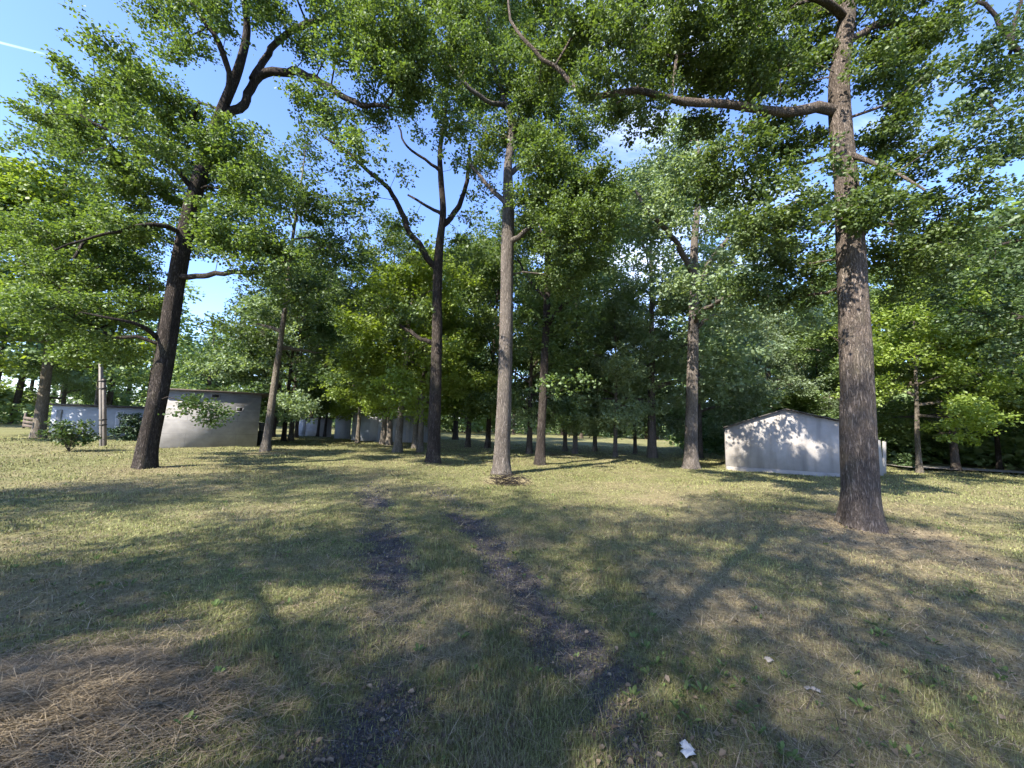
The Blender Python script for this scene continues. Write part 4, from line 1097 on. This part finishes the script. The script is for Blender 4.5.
PL = [
    # key, base px, trunk width px, label, scale
    ('oak4', (38, 437.5), 17, 'stout oak with a wide sunlit foot at the far left, before the low bluish shed', 1.1),
    ('oak4', (94, 434.5), 8, 'brown trunk half hidden behind the timber post', .9),
    ('oak4', (265.5, 451.5), 10, 'light barked tree leaning right at the right end of the grey garage', 1.0, 0.3),
    ('oak2', (273, 437), 4, 'faint trunk between the leaning light tree and the dark slim trunk behind it', .85),
    ('dark1', (283.5, 441), 5, 'dark slim trunk left of the pale slim one, behind the light leaning tree', .95),
    ('pale1', (290.5, 440.5), 5, 'pale slim trunk right beside the dark slim one, behind the light leaning tree', .95),
    ('oak2', (296, 437.5), 4, 'thin dark trunk directly right of the pale slim trunk', .8),
    ('oak2', (317.5, 436.5), 3, 'very thin dark tree before the grey shed, the left one of two', .65),
    ('oak2', (324.5, 436.5), 3, 'very thin dark tree before the grey shed, the right one of two', .65),
    ('maple1', (343.5, 438.5), 4, 'young bright green tree before the small white shed', .8),
    ('maple1', (357.5, 443), 5, 'short light green tree at the left end of the long bluish shed', .75),
    ('oak4', (383, 444.5), 7, 'black trunk before the middle of the long bluish shed', .8),
    ('oak4', (389, 445.5), 7, 'grey brown trunk touching the black trunk before the long shed', .9),
    ('maple2', (397.5, 452), 9, 'pale barked maple nearest the camera in the cluster before the long shed', .95),
    ('maple1', (414.8, 448.5), 7, 'pale barked maple at the back right of the cluster before the long shed', .95),
    ('maple2', (420, 451.5), 7, 'pale barked maple at the front right of the cluster before the long shed', .85),
    ('oak1', (468, 446.5), 5, 'straight dark trunk midway between the forked trunk and the pale middle trunk', 1.0),
    ('oak2', (487.5, 448.5), 6, 'straight dark trunk close left of the pale middle trunk', 1.0),
    ('oak3', (529, 454.5), 7, 'short stout trunk between the pale middle trunk and the black trunk', .65),
    ('pale2', (565, 451.5), 5, 'squat trunk first to the right of the black trunk, far back', .8),
    ('pale1', (575, 454), 5, 'dark trunk second to the right of the black trunk', .9),
    ('pale2', (595, 452), 5, 'pale leaved tree third to the right of the black trunk', .75),
    ('pale2', (615, 458), 5, 'thin pale leaved tree left of the stout grey trunk', .7),
    ('pale2', (635, 454), 4, 'thin tree close left of the stout grey trunk, far back', .8),
    ('pale1', (652, 458), 10, 'stout grey trunk with pale bluish crown left of the forked trunk by the garage', 1.2),
    ('pale1', (700.5, 458), 5, 'thin dark trunk just behind the forked trunk by the garage', .85),
    ('maple2', (919.5, 472.5), 5, 'thin bare stem leaning left beyond the right end of the white garage', .85),
    ('oak1', (956, 471.5), 11, 'stout trunk with a white sunlit foot beside the gravel path', .85),
    ('dark1', (1000, 470), 5, 'dark trunk in the black shade beyond the path, far right', .8),
    ('dark1', (1040, 476), 14, 'heavy shaded tree at the right edge beyond the path', .95),
    ('oak1', (852, 459.5), 6, 'tree behind the white garage roof, hidden by the nearest oak trunk', 1.0),
    ('pale1', (770, 454.5), 6, 'full crowned tree rising straight behind the white garage', .85),
    ('pale1', (820, 454), 6, 'dense tree behind the right roof slope of the white garage', .85),
    ('pale2', (741, 455.5), 4, 'thin pale stemmed tree rising behind the left eave of the white garage', .85),
    ('maple2', (-40, 436), 18, 'bright maple at the left edge with boughs reaching into the picture', 1.35),
    ('pale1', (60, 424), 7, 'grey leaved tree far back behind the stout far left oak', 1.0),
    ('pale2', (226, 425), 6, 'pale crowned tree showing above the grey garage roof', .95),
    ('oak1', (205, 425), 6, 'tree behind the grey garage left of the pale crowned one', .8),
    ('oak1', (455, 440), 6, 'broad tree in the far background between the two dark straight trunks', 1.1),
    ('oak2', (365, 434), 6, 'tall tree rising behind the small white shed', 1.1),
    ('oak1', (310, 432), 6, 'tall tree behind the low grey shed', 1.05),
]
for key, base, w, lab, s, *rz in PL:
    place(key, base, w, lab, s, *rz)

# unseen oaks added beside and behind the camera, placed to shade the lawn
SH = [(-15.5, -1.5), (-11.2, -5.2), (-5.9, -4.4), (-0.5, -6.5), (-7.5, -10.5)]
shade_src = build_tree('oak_tree', 'x', 'tree', (0, 0, 0), proto(21, 16, 5, 4.6, 0.20, BARK_DARK, LEAF_OAK, 0.10, 80, 7.5, nl=10, cs=0.82, core=True))
for i, (x, y) in enumerate(SH):
    src = shade_src
    if i == 0: root = src
    else: root = src.copy(); 
    if i:
        C.objects.link(root)
        for ch in list(src.children):
            c = ch.copy(); C.objects.link(c); c.parent = root
    root.location = (x, y, 0); root.scale = (1, 1, 1); root.rotation_euler = (0, 0, i * 1.7)
    tag(root, 'unseen oak added beside or behind the camera to shade the lawn', 'tree', 'unseen shade oaks round the camera')

# --- small bushes
def bush(name, label, base, wpx, hpx, leaf, seed, n=60, size=0.07, upright=False):
    b = hit(*base); Y = b[1]; w = wpx * Y / F / 2; h = hpx * Y / F
    o = v3(b, gz(*b))
    g = np.random.default_rng(seed)
    st = []
    for k in range(7):
        a = g.random() * 6.28
        st.append((np.array([[0, 0, 0], [math.cos(a) * w * .35, math.sin(a) * w * .35, h * .45], [math.cos(a) * w * .6, math.sin(a) * w * .6, h * (.6 + .3 * g.random())]]), np.array([.012, .009, .004])))
    st[0] = (np.array([[0, 0, 0], [0.02, 0, h * .5], [0, 0, h * .98]]), np.array([.018, .012, .004]))
    cl = []
    for k in range(22):
        f = g.random(); a = g.random() * 6.28
        rr = w * (1 - 0.75 * f if upright else math.sqrt(max(.05, 1 - (f - .35) ** 2 * 2))) * g.random() ** .5
        cl.append((np.array([rr * math.cos(a), rr * math.sin(a), h * (0.08 + .85 * f)]), (w * .28, w * .28, h * .13)))
    ms = tree_meshes(name, st[0], st[1:], cl, BARK_FAR, leaf, 60, n, size, seed, sides=6, rough=0, flare=0, spray=(0.10, 0.06), step=0.15, split_limbs=False)
    root = link(name, None, None, tuple(o)); tag(root, label, 'bush')
    link('stem', ms[0], root); link('foliage', ms[2], root)
    return root
bush('shrub', 'small ragged shrub on the lawn between the far left oak and the timber post', (69, 452), 32, 30, LEAF_DARK, 31, size=0.085, n=24)
bush('spruce_bush', 'low dark spruce bush between the timber post and the leaning oak', (129, 440), 34, 26, NEEDLE, 32, size=0.10, n=40, upright=True)
bush('sapling', 'small dark sapling at the wood edge beyond the white garage', (905, 468), 10, 14, LEAF_DARK, 33, n=20, size=0.09, upright=True)

# --- dark undergrowth beyond the path and the far wood all round
def leaf_mass(name, boxes, leaf, size, seed, up=0.7):
    """boxes: (centre, radii, leaf count)"""
    g = np.random.default_rng(seed); P = []
    for c, r3, n in boxes:
        d = g.normal(0, 1, (n, 3)); d /= np.linalg.norm(d, axis=1)[:, None]
        P.append(np.asarray(c) + d * (g.random(n) ** 0.4)[:, None] * np.asarray(r3))
    P = np.concatenate(P); P = P[P[:, 2] > 0.05]; N = len(P)
    az = g.random(N) * 6.28
    ax = np.stack([np.cos(az), np.sin(az), g.normal(-.1, .4, N)], 1); ax /= np.linalg.norm(ax, axis=1)[:, None]
    nn = np.stack([g.normal(0, .9, N), g.normal(0, .9, N), np.full(N, up)], 1)
    L = size * (0.6 + 0.8 * g.random(N))
    return leaf_cards(P, ax, nn, L, L * 0.6, False)
g = np.random.default_rng(77)
bx = []
for k in range(130):                                 # along the path, right
    t = g.random(); px = 700 + t * 480
    b = hit(px, 462 + 0.035 * (px - 890)); off = 1.5 + g.random() * 9
    c = b * (1 + off / np.hypot(*b))
    h = 1.0 + 2.2 * g.random() + off * 0.25
    bx.append(((c[0], c[1], h * .45), (1.5 + g.random(), 1.3, h * .6), int(260 * h)))
V, Q = leaf_mass('undergrowth', bx, LEAF_DARK, 0.24, 78)
ug = link('undergrowth', mesh_np('undergrowth', V, [(Q, 0)], [LEAF_DARK])); tag(ug, 'dark undergrowth along the wood edge behind the path', 'undergrowth', kind='stuff')

bx = []; TW = Tubes()
for k in range(115):
    a = R(-72 + 144 * (k + g.random()) / 115); r_ = 52 + 45 * g.random()
    if a > R(25): r_ *= 0.62
    c = np.array([math.sin(a) * r_, math.cos(a) * r_]); H = 11 + 5 * g.random(); Rc = 3.2 + 1.6 * g.random()
    for q in range(13):
        f = 0.07 + 0.90 * g.random(); an = g.random() * 6.28
        rr = Rc * math.sqrt(max(0.12, 1 - (f - 0.5) ** 2 * 3.2)) * g.random() ** .5
        bx.append(((c[0] + math.cos(an) * rr, c[1] + math.sin(an) * rr, H * f), (Rc * .42, Rc * .42, Rc * .32), 250))
    TW.add(*tube(np.array([[c[0], c[1], -.1], [c[0] + g.normal(0, .2), c[1], H * .5], [c[0], c[1], H * .9]]), [.28, .2, .05], 7))
for k in range(220):                                  # low scrub closing the far edge
    a = R(-72 + 144 * (k + g.random()) / 220); r_ = 60 + 30 * g.random()
    if a > R(25): r_ *= 0.6
    bx.append(((math.sin(a) * r_, math.cos(a) * r_, 1.0), (3, 2.5, 1.8 + 1.5 * g.random()), 300))
V, Q = leaf_mass('woods', bx, LEAF_WOOD, 0.42, 79)
Vt, Qt = np.concatenate(TW.V), np.concatenate(TW.Q)
wd = link('woods', mesh_np('woods', np.concatenate([V, Vt]), [(Q, 0), (Qt + len(V), 1)], [LEAF_WOOD, BARK_FAR])); tag(wd, 'far wood closing the park behind the trees', 'woods', kind='stuff')

# ------------------------------------------------------------------ small things on the lawn
def crumple(name, label, base, wpx, mat, seed, lobes=3, cat='paper'):
    b = hit(*base); w = wpx * np.hypot(*b) / F
    g = np.random.default_rng(seed); Vs, Qs, nb = [], [], 0
    n = 7
    for k in range(lobes):
        u, v = np.meshgrid(np.linspace(-1, 1, n), np.linspace(-1, 1, n))
        s = w * (0.32 + 0.1 * g.random()); c = g.normal(0, w * .2, 2)
        z = np.abs(g.normal(0, s * .2, (n, n))) + 0.35 * s * (1 - (u ** 2 + v ** 2) / 2)
        edge = 1 + g.normal(0, .05, (n, n)); a = g.random() * 6.28
        X = c[0] + s * edge * (u * math.cos(a) - v * .7 * math.sin(a)); Y = c[1] + s * edge * (u * math.sin(a) + v * .7 * math.cos(a))
        P = np.stack([X.ravel(), Y.ravel(), z.ravel() + .018], 1)
        i = (np.arange(n - 1)[:, None] * n + np.arange(n - 1)[None, :]).ravel()
        Vs.append(P); Qs.append(np.stack([i, i + 1, i + n + 1, i + n], 1) + nb); nb += n * n
    me = mesh_np(name, np.concatenate(Vs), [(np.concatenate(Qs), 0)], [mat])
    o = link(name, me, None, (*b, float(gz(*b))))
    md = o.modifiers.new('thickness', 'SOLIDIFY'); md.thickness = 0.002
    return tag(o, label, cat)
M_PAPER = surf_mat('dirty_white_paper', (0.45, 0.43, 0.39), (0.62, 0.60, 0.55), 30, 0.8, 0.3)
M_LEAF_SCRAP = surf_mat('tan_leaf_litter', (0.24, 0.21, 0.17), (0.36, 0.33, 0.28), 30, 0.8, 0.3)  # colour of the two pale bits of leaf litter
crumple('crumpled_litter', 'crumpled white paper on the right wheel track, nearest the camera', (686, 747), 13, M_PAPER, 1, 3)
crumple('crumpled_litter', 'flattened pale leaf litter in the grass right of the right track', (768, 663), 7, M_LEAF_SCRAP, 2, 2)  # leaf litter, built with the crumpled paper shape
crumple('crumpled_litter', 'ragged pale leaf litter in the grass below the flattened one', (813, 688), 7, M_LEAF_SCRAP, 3, 2)  # second bit of leaf litter in the same crumpled shape
# heap of dead twigs before the middle trunk
b = hit(508, 484); g = np.random.default_rng(5); T = Tubes()
for k in range(90):
    a = g.random() * 6.28; L = 0.18 + 0.35 * g.random(); c = np.array([g.normal(0, .24), g.normal(0, .16), 0.03 + abs(g.normal(0, .10))])
    d = np.array([math.cos(a), math.sin(a), g.normal(0, .3)]) * L / 2
    T.add(*tube(np.array([c - d, c + g.normal(0, .03, 3), c + d]), [.009, .007, .003], 4))
o = link('twig_heap', T.mesh('twig_heap', BARK_DARK), None, (*b, float(gz(*b)))); tag(o, 'small heap of dead twigs before the pale middle trunk', 'twig heap')
